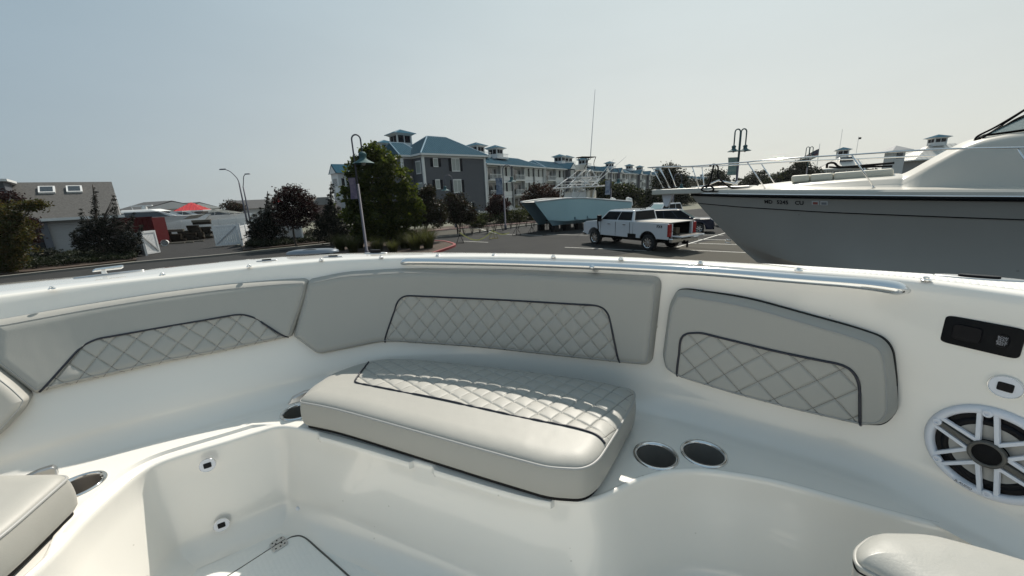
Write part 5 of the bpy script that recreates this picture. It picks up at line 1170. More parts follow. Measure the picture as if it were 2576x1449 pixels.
for sy in (-.5,.5): tb.tube(catmull([(x4a+.3,sy,zc4),(x4a+.55,sy,(z3+zc4)/2+.1),(x4a+.2,sy,z3+.1)],4).tolist(),.03,6).tube(catmull([(x4b,sy,zc4),(x4b-.25,sy,(z3+zc4)/2),(x4b-.1,sy,z3)],4).tolist(),.03,6)
tb.box(((x4a+x4b)/2,0,zc4+.03),((x4b-x4a),.9,.03)).obj('sun_shade_frame',blackm,cat,smooth=False)
M().tube([cp(1485,400),cp(1497,225)],[.04,.018],6).obj('antenna',trim,cat)
for yl,b_ in ((-1.2,(1575,394)),(1.2,(1545,400))): M().tube([cp(1487,470,yl),cp(*b_,yl)],[.04,.012],6).obj('outrigger',trim,cat)
M().hull([(ha+.9,-.62,dz-.1),(hm_+.7,-.62,dz-.1),(hm_+.7,.62,dz-.1),(ha+.9,.62,dz-.1)],[(ha+1.4,-.55,dz+.75),(hm_+.5,-.55,dz+.75),(hm_+.5,.55,dz+.75),(ha+1.4,.55,dz+.75)]).obj('console',trim,cat,bevel=.05)
M().hull([(ha+1.35,-.5,dz+.7),(ha+1.9,-.5,dz+.7),(ha+1.9,.5,dz+.7),(ha+1.35,.5,dz+.7)],[(ha+1.9,-.5,hz-.1),(ha+2.1,-.5,hz-.1),(ha+2.1,.5,hz-.1),(ha+1.9,.5,hz-.1)]).obj('windscreen',mat('clear_screen',(.55,.62,.62),.1,alpha=.35),cat)
for k,x_ in enumerate((hbx-1.5,hbx-.75)):
    for y_ in (-.4,.4): M().box((x_,y_,dz+.45),(.5,.55,.8)).obj('helm_seat',whitd,cat,bevel=.12)
for y_ in (-hw,hw):
    e = M().hull([(LC-.1,y_-.25,1.9),(LC+.75,y_-.22,1.8),(LC+.75,y_+.22,1.8),(LC-.1,y_+.25,1.9)],[(LC,y_-.2,2.75),(LC+.6,y_-.18,2.6),(LC+.6,y_+.18,2.6),(LC,y_+.2,2.75)]).obj('outboard_motor',trim,cat,bevel=.12)
    M().box((LC+.4,y_,1.45),(.3,.12,.9)).obj('outboard_leg',whitd,e)
for x_ in (1.9,3.3,4.7,6.4,8.4,10.2):
    for y_ in (-hw,hw): M().box((x_+.3,y_,.29),(.55,.5,.58)).obj('keel_block',blackm,cat)
for x_ in (4.1,5.6): M().hull([(x_,-hw-.62,1.0),(x_+.5,-hw-.62,1.0),(x_+.5,-hw-.4,1.0),(x_,-hw-.4,1.0)],[(x_,-hw-.62,1.25),(x_+.1,-hw-.62,1.05),(x_+.1,-hw-.4,1.05),(x_,-hw-.4,1.25)]).obj('spray_strake',aqd,cat)
# ---- small white boats in the yard on the left
yc = W(372,548,52); yt = thing('yacht','white flybridge yacht stored behind the red container','boat',(yc[0],yc[1],0),.12)
zt = lambda y: W(372,y,52)[2]
M().hull([(-6,-1.4,zt(556)),(5,-1.4,zt(556)),(5,1.4,zt(556)),(-6,1.4,zt(556))],[(-6.5,-1.7,zt(546)),(6.2,-1.5,zt(546)),(6.2,1.5,zt(546)),(-6.5,1.7,zt(546))]).obj('hull',trim,yt)
M().hull([(-3.5,-1.3,zt(546)),(3.6,-1.3,zt(546)),(3.6,1.3,zt(546)),(-3.5,1.3,zt(546))],[(-3.0,-1.15,zt(534)),(1.9,-1.15,zt(534)),(1.9,1.15,zt(534)),(-3.0,1.15,zt(534))]).obj('cabin_glass',glass,yt)
M().hull([(-2.9,-1.3,zt(533)),(2.3,-1.3,zt(533)),(2.3,1.3,zt(533)),(-2.9,1.3,zt(533))],[(-2.2,-.9,zt(526.5)),(1.2,-.9,zt(526.5)),(1.2,.9,zt(526.5)),(-2.2,.9,zt(526.5))]).obj('hardtop',trim,yt,bevel=.1)
M().lathe([(0,.5),(.22,.42),(.3,.2),(.26,0)],12,(-.1,0,zt(527))).obj('radar_dome',trim,yt,smooth=True); M().box((-.4,0,zt(517)),(2.6,.2,.14)).obj('radar_bar',trim,yt)
M().tube([(-1.5,0,zt(527)),(-1.6,0,zt(517))],.03,5).tube([(-.1,0,zt(527)),(-.1,0,zt(517))],.05,5).obj('mast',trim,yt)
M().tube([(2.2,-1.2,zt(533)),(4.2,-1.2,zt(546))],.08,6).obj('screen_pillar',trim,yt)
M().box((-4.2,0,zt(545)),(1.4,1.6,.5)).box((-3.6,0,zt(535)),(1.0,1.2,.35)).obj('dinghy',trim,yt,bevel=.1)
for k in range(2):
    xx,lab = ((470,'white runabout with open bimini top behind the long fence'),(548,'sleek white sport cruiser with a raked arch behind the long fence'))[k]
    b_ = W(xx,545,60+3*k); t = thing('motorboat',lab,'boat',(b_[0],b_[1],0),-.05+.1*k); zz = lambda y:W(xx,y,60+3*k)[2]
    Lb = (3.0,4.6)[k]
    M().hull([(-Lb,-.9,zz(560)),(Lb*.8,-.3,zz(562)),(Lb*.8,.3,zz(562)),(-Lb,.9,zz(560))],[(-Lb,-1.2,zz(544-3*k)),(Lb*1.3,-.1,zz(540)),(Lb*1.3,.1,zz(540)),(-Lb,1.2,zz(544-3*k))]).obj('hull',trim,t)
    M().hull([(-Lb*.4,-.7,zz(543)),(Lb*.5,-.5,zz(541)),(Lb*.5,.5,zz(541)),(-Lb*.4,.7,zz(543))],[(-Lb*.3,-.6,zz(534)),(Lb*.1,-.5,zz(533)),(Lb*.1,.5,zz(533)),(-Lb*.3,.6,zz(534))]).obj('windscreen',glass,t)
    M().box((-Lb*.35,0,zz(531-3*k)),(Lb*.8,1.5,.10)).obj('bimini_top',trim,t)
    for sx in (-.7,0): M().tube([(Lb*sx,-.7,zz(543)),(Lb*(sx+.06),-.7,zz(531-3*k))],.035,5).obj('bimini_pole',trim,t)
    if k: M().prism([(-.5,zz(529)),(.2,zz(527)),(3.6,zz(538)),(3.2,zz(539))],-.75,-.68,'y').prism([(-.5,zz(529)),(.2,zz(527)),(3.6,zz(538)),(3.2,zz(539))],.68,.75,'y').obj('radar_arch',whitd,t)
# ================================================================ VEHICLES
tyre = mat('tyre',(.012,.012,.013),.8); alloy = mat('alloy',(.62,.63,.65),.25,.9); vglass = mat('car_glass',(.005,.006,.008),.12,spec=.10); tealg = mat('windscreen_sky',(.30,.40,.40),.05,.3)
redl = mat('tail_lamp',(.30,.008,.008),.2,coat=.5); headl = mat('head_lamp',(.6,.6,.58),.15)
wpaint = mat('white_paint',(.62,.63,.65),.2,coat=1); npaint = mat('dark_blue_paint',(.008,.012,.03),.3,coat=.25,spec=.3); spaint = mat('silver_paint',(.35,.37,.39),.3,.5,coat=.5)
def wheel(parent, x, y, r, w_=.26, chrome=alloy, sp=6):
    sd_ = -1 if y<0 else 1; R90 = Matrix.Rotation(-sd_*math.pi/2,3,'X')
    t = M().lathe([(r*.60,-w_*.45),(r*.93,-w_*.5),(r,-w_*.36),(r,w_*.36),(r*.93,w_*.5),(r*.64,w_*.5),(r*.60,w_*.4)],28,(x,y,r),R90).obj('wheel',tyre,parent,smooth=True,angle=35)
    m = M().lathe([(r*.62,w_*.5),(r*.58,w_*.46),(r*.56,w_*.30)],28,(x,y,r),R90); 
    for k in range(sp):
        a = 2*math.pi*k/sp; 
        q = [(r*.12*math.cos(a+1.2),r*.12*math.sin(a+1.2)),(r*.58*math.cos(a+.20),r*.58*math.sin(a+.20)),(r*.58*math.cos(a-.20),r*.58*math.sin(a-.20)),(r*.12*math.cos(a-1.2),r*.12*math.sin(a-1.2))]
        lo = [R90@Vector((p[0],p[1],w_*.34))+Vector((x,y,r)) for p in q]; hi = [R90@Vector((p[0],p[1],w_*.44))+Vector((x,y,r)) for p in q]; m.hull(lo,hi)
    m.lathe([(r*.18,w_*.40),(r*.15,w_*.50),(0,w_*.51)],14,(x,y,r),R90).obj('rim',chrome,t,smooth=True,angle=30)
    M().lathe([(r*.57,w_*.25),(0,w_*.24)],20,(x,y,r),R90).obj('brake',blackm,t)
def arch(xc, r, z0, n=9): return [(xc+r*math.cos(a),r*.98*math.sin(a)+.40) for a in np.linspace(0,math.pi,n)]
def sideprofile(pts_top, x0, x1, zb, arches, ra, zc=.42):
    """closed side outline: along the top from rear to front, back along the sill with wheel arches"""
    pr = list(pts_top); bt = []
    for xc in sorted(arches,reverse=True):
        bt += [(xc+ra,zb)]+[(xc+ra*math.cos(a),zc+ra*math.sin(a)) for a in np.linspace(math.asin(max(-1,min(1,(zb-zc)/ra))),math.pi-math.asin(max(-1,min(1,(zb-zc)/ra))),13)]+[(xc-ra,zb)]
    return pr+[p for p in bt if p[0]<=x1+.01]
def bodysolid(prof, w_, tuck=.06, zmid=.95):
    """extrude the side outline, tucked in toward the sill and the shoulder"""
    m = M(); n = len(prof); ys = []
    def wy(z,k): return (w_/2)*(1-tuck*abs(z-zmid)**1.6)-(.05 if k else 0)
    A = [(x,-wy(z,0),z) for x,z in prof]; B = [(x,wy(z,0),z) for x,z in prof]
    m.add(A+B,[tuple(range(n)),tuple(range(2*n-1,n-1,-1))]+[(i,i+n,(i+1)%n+n,(i+1)%n) for i in range(n)]); return m
def greenhouse(parent, lo, hi, wl, wh, z0, z1, paint, glassm, pillars=(), front=None, rear=None, roof_t=.06):
    """lo=(xr,xf) at the belt, hi=(xr,xf) at the roof; pillars: fractions along the side"""
    a = [(lo[0],-wl/2,z0),(lo[1],-wl/2,z0),(lo[1],wl/2,z0),(lo[0],wl/2,z0)]; b = [(hi[0],-wh/2,z1),(hi[1],-wh/2,z1),(hi[1],wh/2,z1),(hi[0],wh/2,z1)]
    M().hull(a,b).obj('cabin',paint,parent,bevel=.05)
    def q(p0,p1,p2,p3,ins,m_,nm,u0=0,u1=1,v0=.12,v1=.86,out=.012):
        p0,p1,p2,p3 = map(Vector,(p0,p1,p2,p3)); n = (p1-p0).cross(p3-p0).normalized()*out
        f = lambda u,v: (p0.lerp(p1,u)).lerp(p3.lerp(p2,u),v)+n
        M().hull([f(u0,v0)-n*1.5,f(u1,v0)-n*1.5,f(u1,v1)-n*1.5,f(u0,v1)-n*1.5],[f(u0,v0),f(u1,v0),f(u1,v1),f(u0,v1)]).obj(nm,m_,parent)
    ps = [0.03]+list(pillars)+[.97]
    for i in range(len(ps)-1):
        u0,u1 = ps[i]+.012,ps[i+1]-.012; q(a[0],a[1],b[1],b[0],0,glassm,'side_window',u0,u1); q(a[2],a[3],b[3],b[2],0,glassm,'side_window',1-u1,1-u0)
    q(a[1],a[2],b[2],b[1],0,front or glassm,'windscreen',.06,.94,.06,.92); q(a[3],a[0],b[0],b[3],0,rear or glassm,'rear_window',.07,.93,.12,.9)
# --- pickup truck
TS_ = 1.12; rl_ = G(1631,631)[:2]
def svx(q): X,Y,Z = q[0],q[1],-EYE; dep = Y*_cp-Z*_sp; d = (-Z*_cp-Y*_sp)/dep; r = X/dep; return 1288+(r*_c+d*_s)*FP
ang_ = min(np.linspace(R(95),R(150),400),key=lambda a:abs(svx(rl_+4.0*TS_*np.array([math.cos(a),math.sin(a)]))-1498)); fd = np.array([math.cos(ang_),math.sin(ang_)]); fl2 = rl_+fd*4.0*TS_; nl = np.array([-fd[1],fd[0]]); ro = rl_-nl*.9*TS_
tk = thing('pickup_truck','white crew cab pickup truck with its tailgate lowered','pickup truck',(ro[0],ro[1],0),math.atan2(fd[1],fd[0]))
tk.scale = (TS_,TS_,TS_); w_ = 2.03; wb = 4.0
bedp = sideprofile([(-1.25,.62),(-1.27,1.40),(-1.2,1.44),(.98,1.46),(.98,.62)],0,1,.62,(0,),.56,.46)
bedp = [(-1.25,.66),(-1.27,1.40),(-1.2,1.44),(.98,1.46),(.98,.62)]+[(.56,.62)]+[(.56*math.cos(a),.46+.56*math.sin(a)) for a in np.linspace(.29,math.pi-.29,13)]+[(-.56,.66)]
for sy in (-1,1):
    M().prism(bedp,sy*w_/2-.07*sy,sy*w_/2,'y').obj('bed_side',wpaint,tk,bevel=.02)
    M().box((-1.24,sy*(w_/2-.10),1.1),(.1,.24,.62)).obj('tail_lamp',redl,tk,bevel=.03)
    M().box((-1.20,sy*(w_/2-.26),1.05),(.12,.10,.74)).obj('bed_corner',wpaint,tk)
M().box((-.13,0,.78),(2.24,w_-.2,.08)).obj('bed_floor',blackm,tk); M().box((.93,0,1.1),(.08,w_-.2,.66)).obj('bed_front',blackm,tk)
M().box((-.15,0,1.46),(2.2,w_-.24,.05)).obj('bed_cover',mat('grey_tarp',(.30,.29,.27),.7),tk,bevel=.02)
for sy in (-1,1): M().box((-.15,sy*(w_/2-.10),1.10),(2.1,.04,.62)).obj('bed_liner',blackm,tk)
tg = M().box((-1.58,0,.83),(.62,w_-.34,.07)).obj('tailgate',wpaint,tk,bevel=.015); M().box((-1.58,0,.872),(.52,w_-.5,.014)).obj('liner',dkgrey,tg)
for sy in (-1,1): M().tube([(-1.25,sy*(w_/2-.2),1.1),(-1.75,sy*(w_/2-.22),.88)],.012,5).obj('tailgate_cable',blackm,tk)
M().box((-1.38,0,.62),(.22,w_-.04,.22)).obj('rear_bumper',steel,tk,bevel=.04); M().box((-1.40,0,.70),(.18,.7,.10)).obj('bumper_step',blackm,tk)
M().box((-1.45,0,.45),(.30,.10,.12)).box((-1.58,0,.40),(.06,.08,.34)).obj('tow_hitch',blackm,tk)
cabp = [(1.02,.62),(1.0,1.46),(3.58,1.46),(3.7,1.42),(4.75,1.36),(4.92,1.22),(4.96,.70),(4.55,.55)]+[(wb+.56*math.cos(a),.46+.56*math.sin(a)) for a in np.linspace(.2,math.pi-.29,13)]+[(wb-.56,.62)]
bodysolid(cabp,w_,.05,.9).obj('body',wpaint,tk,bevel=.03)
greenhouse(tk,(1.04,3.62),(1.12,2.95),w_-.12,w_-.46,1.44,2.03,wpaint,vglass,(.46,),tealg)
M().box((2.0,0,2.04),(1.5,1.3,.04)).obj('roof',wpaint,tk,bevel=.015)
for k in range(3): M().box((1.25,(k-1)*.16,2.05),(.08,.06,.05)).obj('marker_light',blackm,tk)
M().box((4.99,0,.98),(.07,w_-.3,.5)).obj('grille',steel,tk); M().box((5.0,0,.62),(.16,w_-.04,.24)).obj('front_bumper',steel,tk,bevel=.04)
for sy in (-1,1):
    M().box((4.93,sy*(w_/2-.17),1.06),(.12,.3,.4)).obj('headlight',headl,tk,bevel=.03)
    M().box((3.35,sy*(w_/2+.18),1.58),(.10,.30,.36)).box((3.36,sy*(w_/2+.02),1.5),(.06,.2,.06)).obj('wing_mirror',blackp,tk,bevel=.03)
    M().box((3.66,sy*(w_/2-.012),1.12),(.10,.03,.50),0,0,.12).obj('fender_vent',blackm,tk)
    M().box((1.05,sy*(w_/2-.04),.70),(.55,.12,.26)).obj('side_step',blackm,tk)
    for x_ in (1.6,2.75): M().box((x_,sy*(w_/2+.005),1.28),(.20,.04,.035)).obj('door_handle',steel,tk)
    for x_ in (1.22,2.26,3.44): M().box((x_,sy*(w_/2-.006),1.05),(.012,.02,.74)).obj('door_gap',blackm,tk)
M().box((2.0,0,.52),(5.6,1.0,.22)).obj('chassis',blackm,tk)
for x_ in (0,wb):
    for y_ in (-.86,.86): wheel(tk,x_,y_,.42,.29,steel,8)
    M().tube([(x_,-.8,.42),(x_,.8,.42)],.08,8).obj('axle',blackm,tk)
text('FX4',.20,'lettering',blackm,tk,Matrix.Translation((-.72,w_/2+.004,1.27))@Matrix.Rotation(math.pi,4,'Z')@Matrix.Rotation(math.pi/2,4,'X'),bold=.006)
bxp = ro+(fd*(-.55)+nl*(-.35))*TS_; tag(M().box((0,0,.17),(.42,.36,.34)).obj('cardboard_box',mat('cardboard',(.26,.20,.14),.85),loc=(bxp[0],bxp[1],.825*TS_),rz=tk.rotation_euler.z+.1),'small cardboard box standing in the open bed of the white pickup','box')
def car(name,label,cat_,loc,rz,paint,L,w_,wb,xr,zbelt,zroof,hood,lo,hi,r=.34,gl=None,ws=None,pil=(.36,.66),est=False,group=None):
    t = thing(name,label,cat_,loc,rz,group); xf = xr+L
    top = [(xr,.45),(xr-.02,.85),(xr+.06,zbelt-.02),(lo[0],zbelt),(lo[1],zbelt),(lo[1]+.35,zbelt-.03),(xf-.35,hood),(xf-.06,hood-.16),(xf,.55),(xf-.15,.30)]
    pr = top+[(wb+r*1.2,.30)]+[(wb+r*1.18*math.cos(a),r+r*1.18*math.sin(a)) for a in np.linspace(0,math.pi,11)]+[(r*1.2,.27)]+[(r*1.18*math.cos(a),r+r*1.18*math.sin(a)) for a in np.linspace(0,math.pi,11)]
    bodysolid(pr,w_,.10,.75).obj('body',paint,t,bevel=.05)
    greenhouse(t,lo,hi,w_-.12,w_-.50,zbelt-.02,zroof,paint,gl or vglass,pil,ws or tealg)
    for sy in (-1,1):
        M().box((xf-.16,sy*(w_/2-.24),hood-.20),(.34,.36,.16),sy*.35).obj('headlight',headl,t,bevel=.04); M().box((xr+.06,sy*(w_/2-.18),zbelt-.25),(.14,.26,.28)).obj('tail_lamp',redl,t,bevel=.03)
        M().box((lo[1]-.35,sy*(w_/2+.08),zbelt+.05),(.12,.22,.15)).obj('wing_mirror',paint,t,bevel=.03)
        for x_ in (lo[0]+(lo[1]-lo[0])*.42,lo[0]+(lo[1]-lo[0])*.78): M().box((x_-.3,sy*(w_/2-.004),zbelt-.13),(.18,.03,.03)).obj('door_handle',steel,t)
        M().tube([(hi[0]+.1,sy*(w_/2-.28),zroof+.03),(hi[1]-.2,sy*(w_/2-.28),zroof+.02)],.02,5).obj('roof_rail',steel,t)
    M().box((xf-.02,0,.62),(.08,w_*.5,.22)).obj('grille',blackm,t); M().box((xf-.06,0,.36),(.12,w_-.3,.14)).obj('lower_bumper',blackm,t)
    for x_ in (0,wb):
        for y_ in (-w_/2+.12,w_/2-.12): wheel(t,x_,y_,r,.22,alloy,6)
    return t
fw = G(1757,587)[:2]; dv = np.array([.90,-.43]); dv /= np.linalg.norm(dv); nv_ = np.array([-dv[1],dv[0]]); o_ = fw-dv*2.8+nv_*.82
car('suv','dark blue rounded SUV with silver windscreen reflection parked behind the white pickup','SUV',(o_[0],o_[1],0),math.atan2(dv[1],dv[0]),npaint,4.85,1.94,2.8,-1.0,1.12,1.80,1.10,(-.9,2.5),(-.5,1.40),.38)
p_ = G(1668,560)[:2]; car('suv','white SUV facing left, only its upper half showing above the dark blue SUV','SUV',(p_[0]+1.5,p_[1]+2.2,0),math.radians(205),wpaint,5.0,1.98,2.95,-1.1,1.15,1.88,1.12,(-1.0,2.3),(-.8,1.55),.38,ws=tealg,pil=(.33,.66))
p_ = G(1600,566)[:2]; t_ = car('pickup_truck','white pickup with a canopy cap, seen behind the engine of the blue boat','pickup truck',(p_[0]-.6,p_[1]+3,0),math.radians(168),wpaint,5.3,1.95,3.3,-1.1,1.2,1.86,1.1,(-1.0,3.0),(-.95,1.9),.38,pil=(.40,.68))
p_ = G(1800,572)[:2]; car('car','silver estate car half hidden by the cruiser bow','car',(p_[0]+1.5,p_[1]+1,0),math.radians(-14),spaint,4.8,1.85,2.8,-1.0,1.0,1.62,.98,(-.9,2.3),(-.3,1.3),.34,ws=tealg)
p_ = G(1712,548)[:2]; car('car','pale far car between the hedge and the white SUV','car',(p_[0],p_[1]+8,0),math.radians(20),spaint,4.6,1.8,2.7,-.9,.95,1.5,.95,(-.6,2.2),(.1,1.3),.33)
p_ = G(1830,520)[:2]; car('car','tiny white car in the distance under the twin lamp','car',(p_[0],p_[1],0),math.radians(170),wpaint,4.8,1.85,2.8,-1,1.05,1.7,1.0,(-.9,2.3),(-.6,1.3),.34)
# ---- boat stands with yellow tape
def stand(base, label, s_=1.0, yel=False):
    t = thing('boat_stand',label,'boat stand',(base[0],base[1],.004),rng.uniform(0,1),'boat stands along the kerb'); m = M()
    for k in range(4):
        a = k*math.pi/2+.78; m.tube([(0,0,.72*s_),(.42*s_*math.cos(a),.42*s_*math.sin(a),.02)],.018*s_,5); b = a+math.pi/2; m.tube([(.42*s_*math.cos(a),.42*s_*math.sin(a),.03),(.42*s_*math.cos(b),.42*s_*math.sin(b),.03)],.012*s_,4)
    m.obj('leg_frame',blackm if not yel else mat('yellow_stand',(.30,.26,.04),.6),t); M().tube([(0,0,.6*s_),(0,0,1.0*s_)],.03*s_,6).obj('screw_post',blackm,t); M().box((0,0,1.02*s_),(.26*s_,.2*s_,.05)).obj('pad',timb,t)
sts = [(1158,612),(1242,600.5),(1300,592),(1338,588),(1376,579.5)]
labs = ['black boat stand nearest the red kerb','boat stand wrapped in yellow caution tape','black boat stand just right of the taped one','second black boat stand before the blue bow','black boat stand under the bow of the blue boat']
for k,(q,l_) in enumerate(zip(sts,labs)): stand(G(*q),l_,.95,k==1)
ytape = mat('yellow_tape',(.50,.46,.16),.6)
def tape(a,b,z0,z1,sag,label):
    A_,B_ = G(*a),G(*b); pts = np.array([A_+(B_-A_)*t+np.array([0,0,z0*(1-t)+z1*t-sag*math.sin(math.pi*t)]) for t in np.linspace(0,1,12)]); g_ = np.stack([pts,pts+np.array([0,0.02,.09])],1); tag(M().grid(g_).obj('caution_tape',ytape),label,'tape')
tape(sts[0],sts[1],.8,.7,.72,'yellow caution tape sagging to the asphalt between the first two stands'); tape(sts[1],(1282,594),.6,.25,.2,'loose yellow tape end trailing right from the taped stand')
# ================================================================ VEGETATION
def fastmesh(name, V, m, parent=None, nv=4):
    n = len(V)//nv; me = bpy.data.meshes.new(name); me.vertices.add(n*nv); me.vertices.foreach_set('co',V.astype(np.float32).ravel())
    me.loops.add(n*nv); me.loops.foreach_set('vertex_index',np.arange(n*nv,dtype=np.int32)); me.polygons.add(n)
    me.polygons.foreach_set('loop_start',np.arange(0,n*nv,nv,dtype=np.int32)); me.update(calc_edges=True); me.materials.append(m)
    o = bpy.data.objects.new(name,me); COL.objects.link(o); o.parent = parent; return o
def leaves(C, size, asp=.6, up=.35, jit=.35):
    """one bent leaf-shaped quad at every point of C"""
    n = len(C); a = rng.normal(size=(n,3)); a[:,2] *= .6; a /= np.linalg.norm(a,axis=1)[:,None]; b = rng.normal(size=(n,3)); b[:,2] *= up; b = np.cross(a,b); b /= np.linalg.norm(b,axis=1)[:,None]+1e-9
    s = size*rng.uniform(1-jit,1+jit,(n,1)); V = np.stack([C-a*s,C+b*s*asp-a*s*.1,C+a*s,C-b*s*asp+a*s*.1],1); return V.reshape(-1,3)
def crown(lobes, n, spread, clump=14, shell=.55):
    """leaf positions: clumps spread through the outer part of each lobe (cx,cy,cz,rx,ry,rz)"""
    w = np.array([l[3]*l[4]+l[4]*l[5]+l[3]*l[5] for l in lobes]); w = w**.6; w /= w.sum(); out = []
    for l,wk in zip(lobes,w):
        k = max(1,int(n*wk/clump)); d = rng.normal(size=(k,3)); d /= np.linalg.norm(d,axis=1)[:,None]; r = rng.uniform(shell**2,1,(k,1))**.5*(1+.13*rng.normal(size=(k,1)))
        c = np.array(l[:3])+d*r*np.array(l[3:6]); out.append((c[:,None]+rng.normal(size=(k,clump,3))*spread*np.array([1,1,.7])).reshape(-1,3))
    return np.vstack(out)
bark = mat('bark',(.055,.045,.038),.9,bump=(20,.6,.02)); darkwood = mat('dark_twig',(.03,.022,.018),.9)
LM = {'maple':leafmat('maple_leaf',(0.0144,0.0230,0.0043),(0.0446,0.0547,0.0072),.45,2.5),'autumn':leafmat('autumn_leaf',(0.0252,0.0302,0.0058),(0.0540,0.0360,0.0086),.38,1.9),'red':leafmat('red_leaf',(0.0101,0.0036,0.0043),(0.0230,0.0065,0.0058),.3,1.6),
 'olive':leafmat('olive_leaf',(0.0072,0.0094,0.0036),(0.0187,0.0173,0.0058),.32,1.7),'juniper':leafmat('juniper_needle',(0.0025,0.0043,0.0022),(0.0072,0.0108,0.0043),.10,1.3),'cover':leafmat('cover_needle',(0.0065,0.0115,0.0043),(0.0158,0.0230,0.0072),.25,1.5),
 'hedge':leafmat('hedge_leaf',(0.0216,0.0302,0.0072),(0.0504,0.0576,0.0144),.35,1.8),'grass':leafmat('grass_blade',(0.0252,0.0302,0.0086),(0.0576,0.0612,0.0202),.45,1.8),'wood':leafmat('woods_leaf',(0.0058,0.0094,0.0043),(0.0158,0.0202,0.0072),.25,1.5),'russet':leafmat('russet_leaf',(0.0180,0.0072,0.0043),(0.0324,0.0144,0.0072),.3,1.6),'bloom':leafmat('bloom',(0.0720,0.0792,0.0576),(0.1440,0.1440,0.1152),.2,1.2)}
def tree(label, x, yb, Y, blobs, n, leaf, kinds, nm='tree', ct='tree', grp=None, trunk=.12, spread=None, clump=14, shell=.55, stems=1, asp=.6):
    """blobs are (survey x, survey y, radius m horizontally, radius m vertically, depth offset m)"""
    b = G(x,yb) if Y is None else W(x,yb,Y); Yd = b[1]; t = thing(nm,label,ct,(b[0],b[1],0),0,grp); z = lambda yy,xx:W(xx,yy,Yd)
    lob = []
    for bl in blobs:
        p = W(bl[0],bl[1],Yd+bl[4]); lob.append((p[0]-b[0],p[1]-b[1],p[2],bl[2],bl[2]*.95,bl[3]))
    C = crown(lob,n,spread or leaf*2.0,clump,shell); C = C[C[:,2]>.05]
    k0 = rng.random(len(C)); frac = 0
    for nm_,f in kinds:
        sel = (k0>=frac)&(k0<frac+f); frac += f
        if sel.any(): fastmesh('crown',leaves(C[sel],leaf,asp),LM[nm_],t)
    if trunk:
        tm = M()
        for s_ in range(stems):
            bx,by = (rng.normal(0,.12),rng.normal(0,.12)) if stems>1 else (0,0); top = lob[s_%len(lob)]; h = top[2]
            pts = [(bx,by,0),(bx*1.2+rng.normal(0,.04),by,h*.3),(bx+(top[0]-bx)*.45,by+(top[1]-by)*.45,h*.65),(top[0],top[1],h+.3)]
            tm.tube(catmull(pts,4).tolist(),list(np.linspace(trunk,trunk*.3,13)),7)
            for l in lob: 
                if s_==0: tm.tube([(pts[1][0],pts[1][1],h*.4),((pts[1][0]+l[0])/2,(pts[1][1]+l[1])/2,(h*.4+l[2])/2),(l[0],l[1],l[2])],[trunk*.55,trunk*.35,trunk*.12],5)
        tm.obj('trunk',bark,t,smooth=True)
    return t
# big green tree
tree('big green maple with sunlit yellow green leaves behind the gooseneck lamp',972,616,29.5,
 [(935,385,.75,.65,0),(912,402,.75,.75,.2),(965,410,1.0,.85,0),(902,440,.95,.9,0),(945,450,1.5,1.2,.3),(990,450,1.1,1.1,-.2),(888,488,.9,.85,0),(930,500,1.7,1.2,0),(1000,500,1.4,1.2,0),(1030,500,.8,.9,.2),(897,540,1.15,.95,0),(950,550,1.7,1.0,-.3),(1010,545,1.4,1.0,0),(1040,530,.8,.8,0),(930,585,1.3,.7,0),(990,585,1.2,.6,0)],19000,.13,[('maple',1)],trunk=.16,spread=.15,clump=16,stems=3)
tree('dark olive tree right of the big maple with thin crossing trunks',1072,608,31.5,[(1072,500,.8,.8,0),(1085,525,1.1,.9,0),(1060,545,1.0,.8,0),(1100,550,.9,.7,0),(1075,480,.5,.5,0)],7500,.075,[('olive',.85),('red',.15)],trunk=.06,stems=3)
tree('olive tree with reddish top standing before the slate grey wall',1154,597,38,[(1150,510,1.0,.9,0),(1135,535,.9,.8,0),(1172,530,1.0,.9,0),(1155,550,1.0,.6,0),(1185,545,.5,.5,0),(1132,500,.5,.5,0)],7500,.085,[('olive',.78),('red',.22)],trunk=.06,stems=3)
tree('dark red leaved maple between the junipers',742,600,33,[(735,488,.9,.7,0),(715,500,.8,.7,0),(765,505,.9,.7,0),(745,525,1.4,.9,0),(780,530,.7,.7,0),(715,540,.8,.7,0),(750,555,1.2,.7,0)],10000,.085,[('red',.9),('olive',.1)],trunk=.10,asp=.5)
tree('yellow green tree with russet tints at the far left edge',-8,690,25,[(10,540,.9,.7,0),(20,575,1.2,.9,0),(-20,560,1.4,1.0,0),(30,610,1.0,.9,0),(0,640,1.1,.9,0),(35,650,.6,.6,-.2),(80,520,.5,.18,.3),(95,512,.30,.12,.3),(60,515,.4,.2,.3),(20,670,.5,.4,0)],13000,.075,[('autumn',.75),('hedge',.25)],trunk=.12)
tree('dark red shrubby tree behind the yellow green one at the left edge',30,640,27,[(15,500,.7,.5,0),(55,575,.7,.6,0),(70,595,.5,.5,0),(65,560,.5,.4,0),(30,600,.8,.8,0)],5500,.075,[('red',.8),('russet',.2)],trunk=.08,asp=.5)
def spire_blobs(sp, Yd):
    out = []
    for x0,y0,x1,y1,r0,r1 in sp:        # from tip to foot
        k = max(3,int(abs(y1-y0)/9))
        for i in range(k+1):
            t = i/k; r = (r0+(r1-r0)*t)*(1+.25*math.sin(i*2.1)); out.append((x0+(x1-x0)*t+rng.normal(0,2.0),y0+(y1-y0)*t,r,r*.95,rng.normal(0,.25)))
    return out
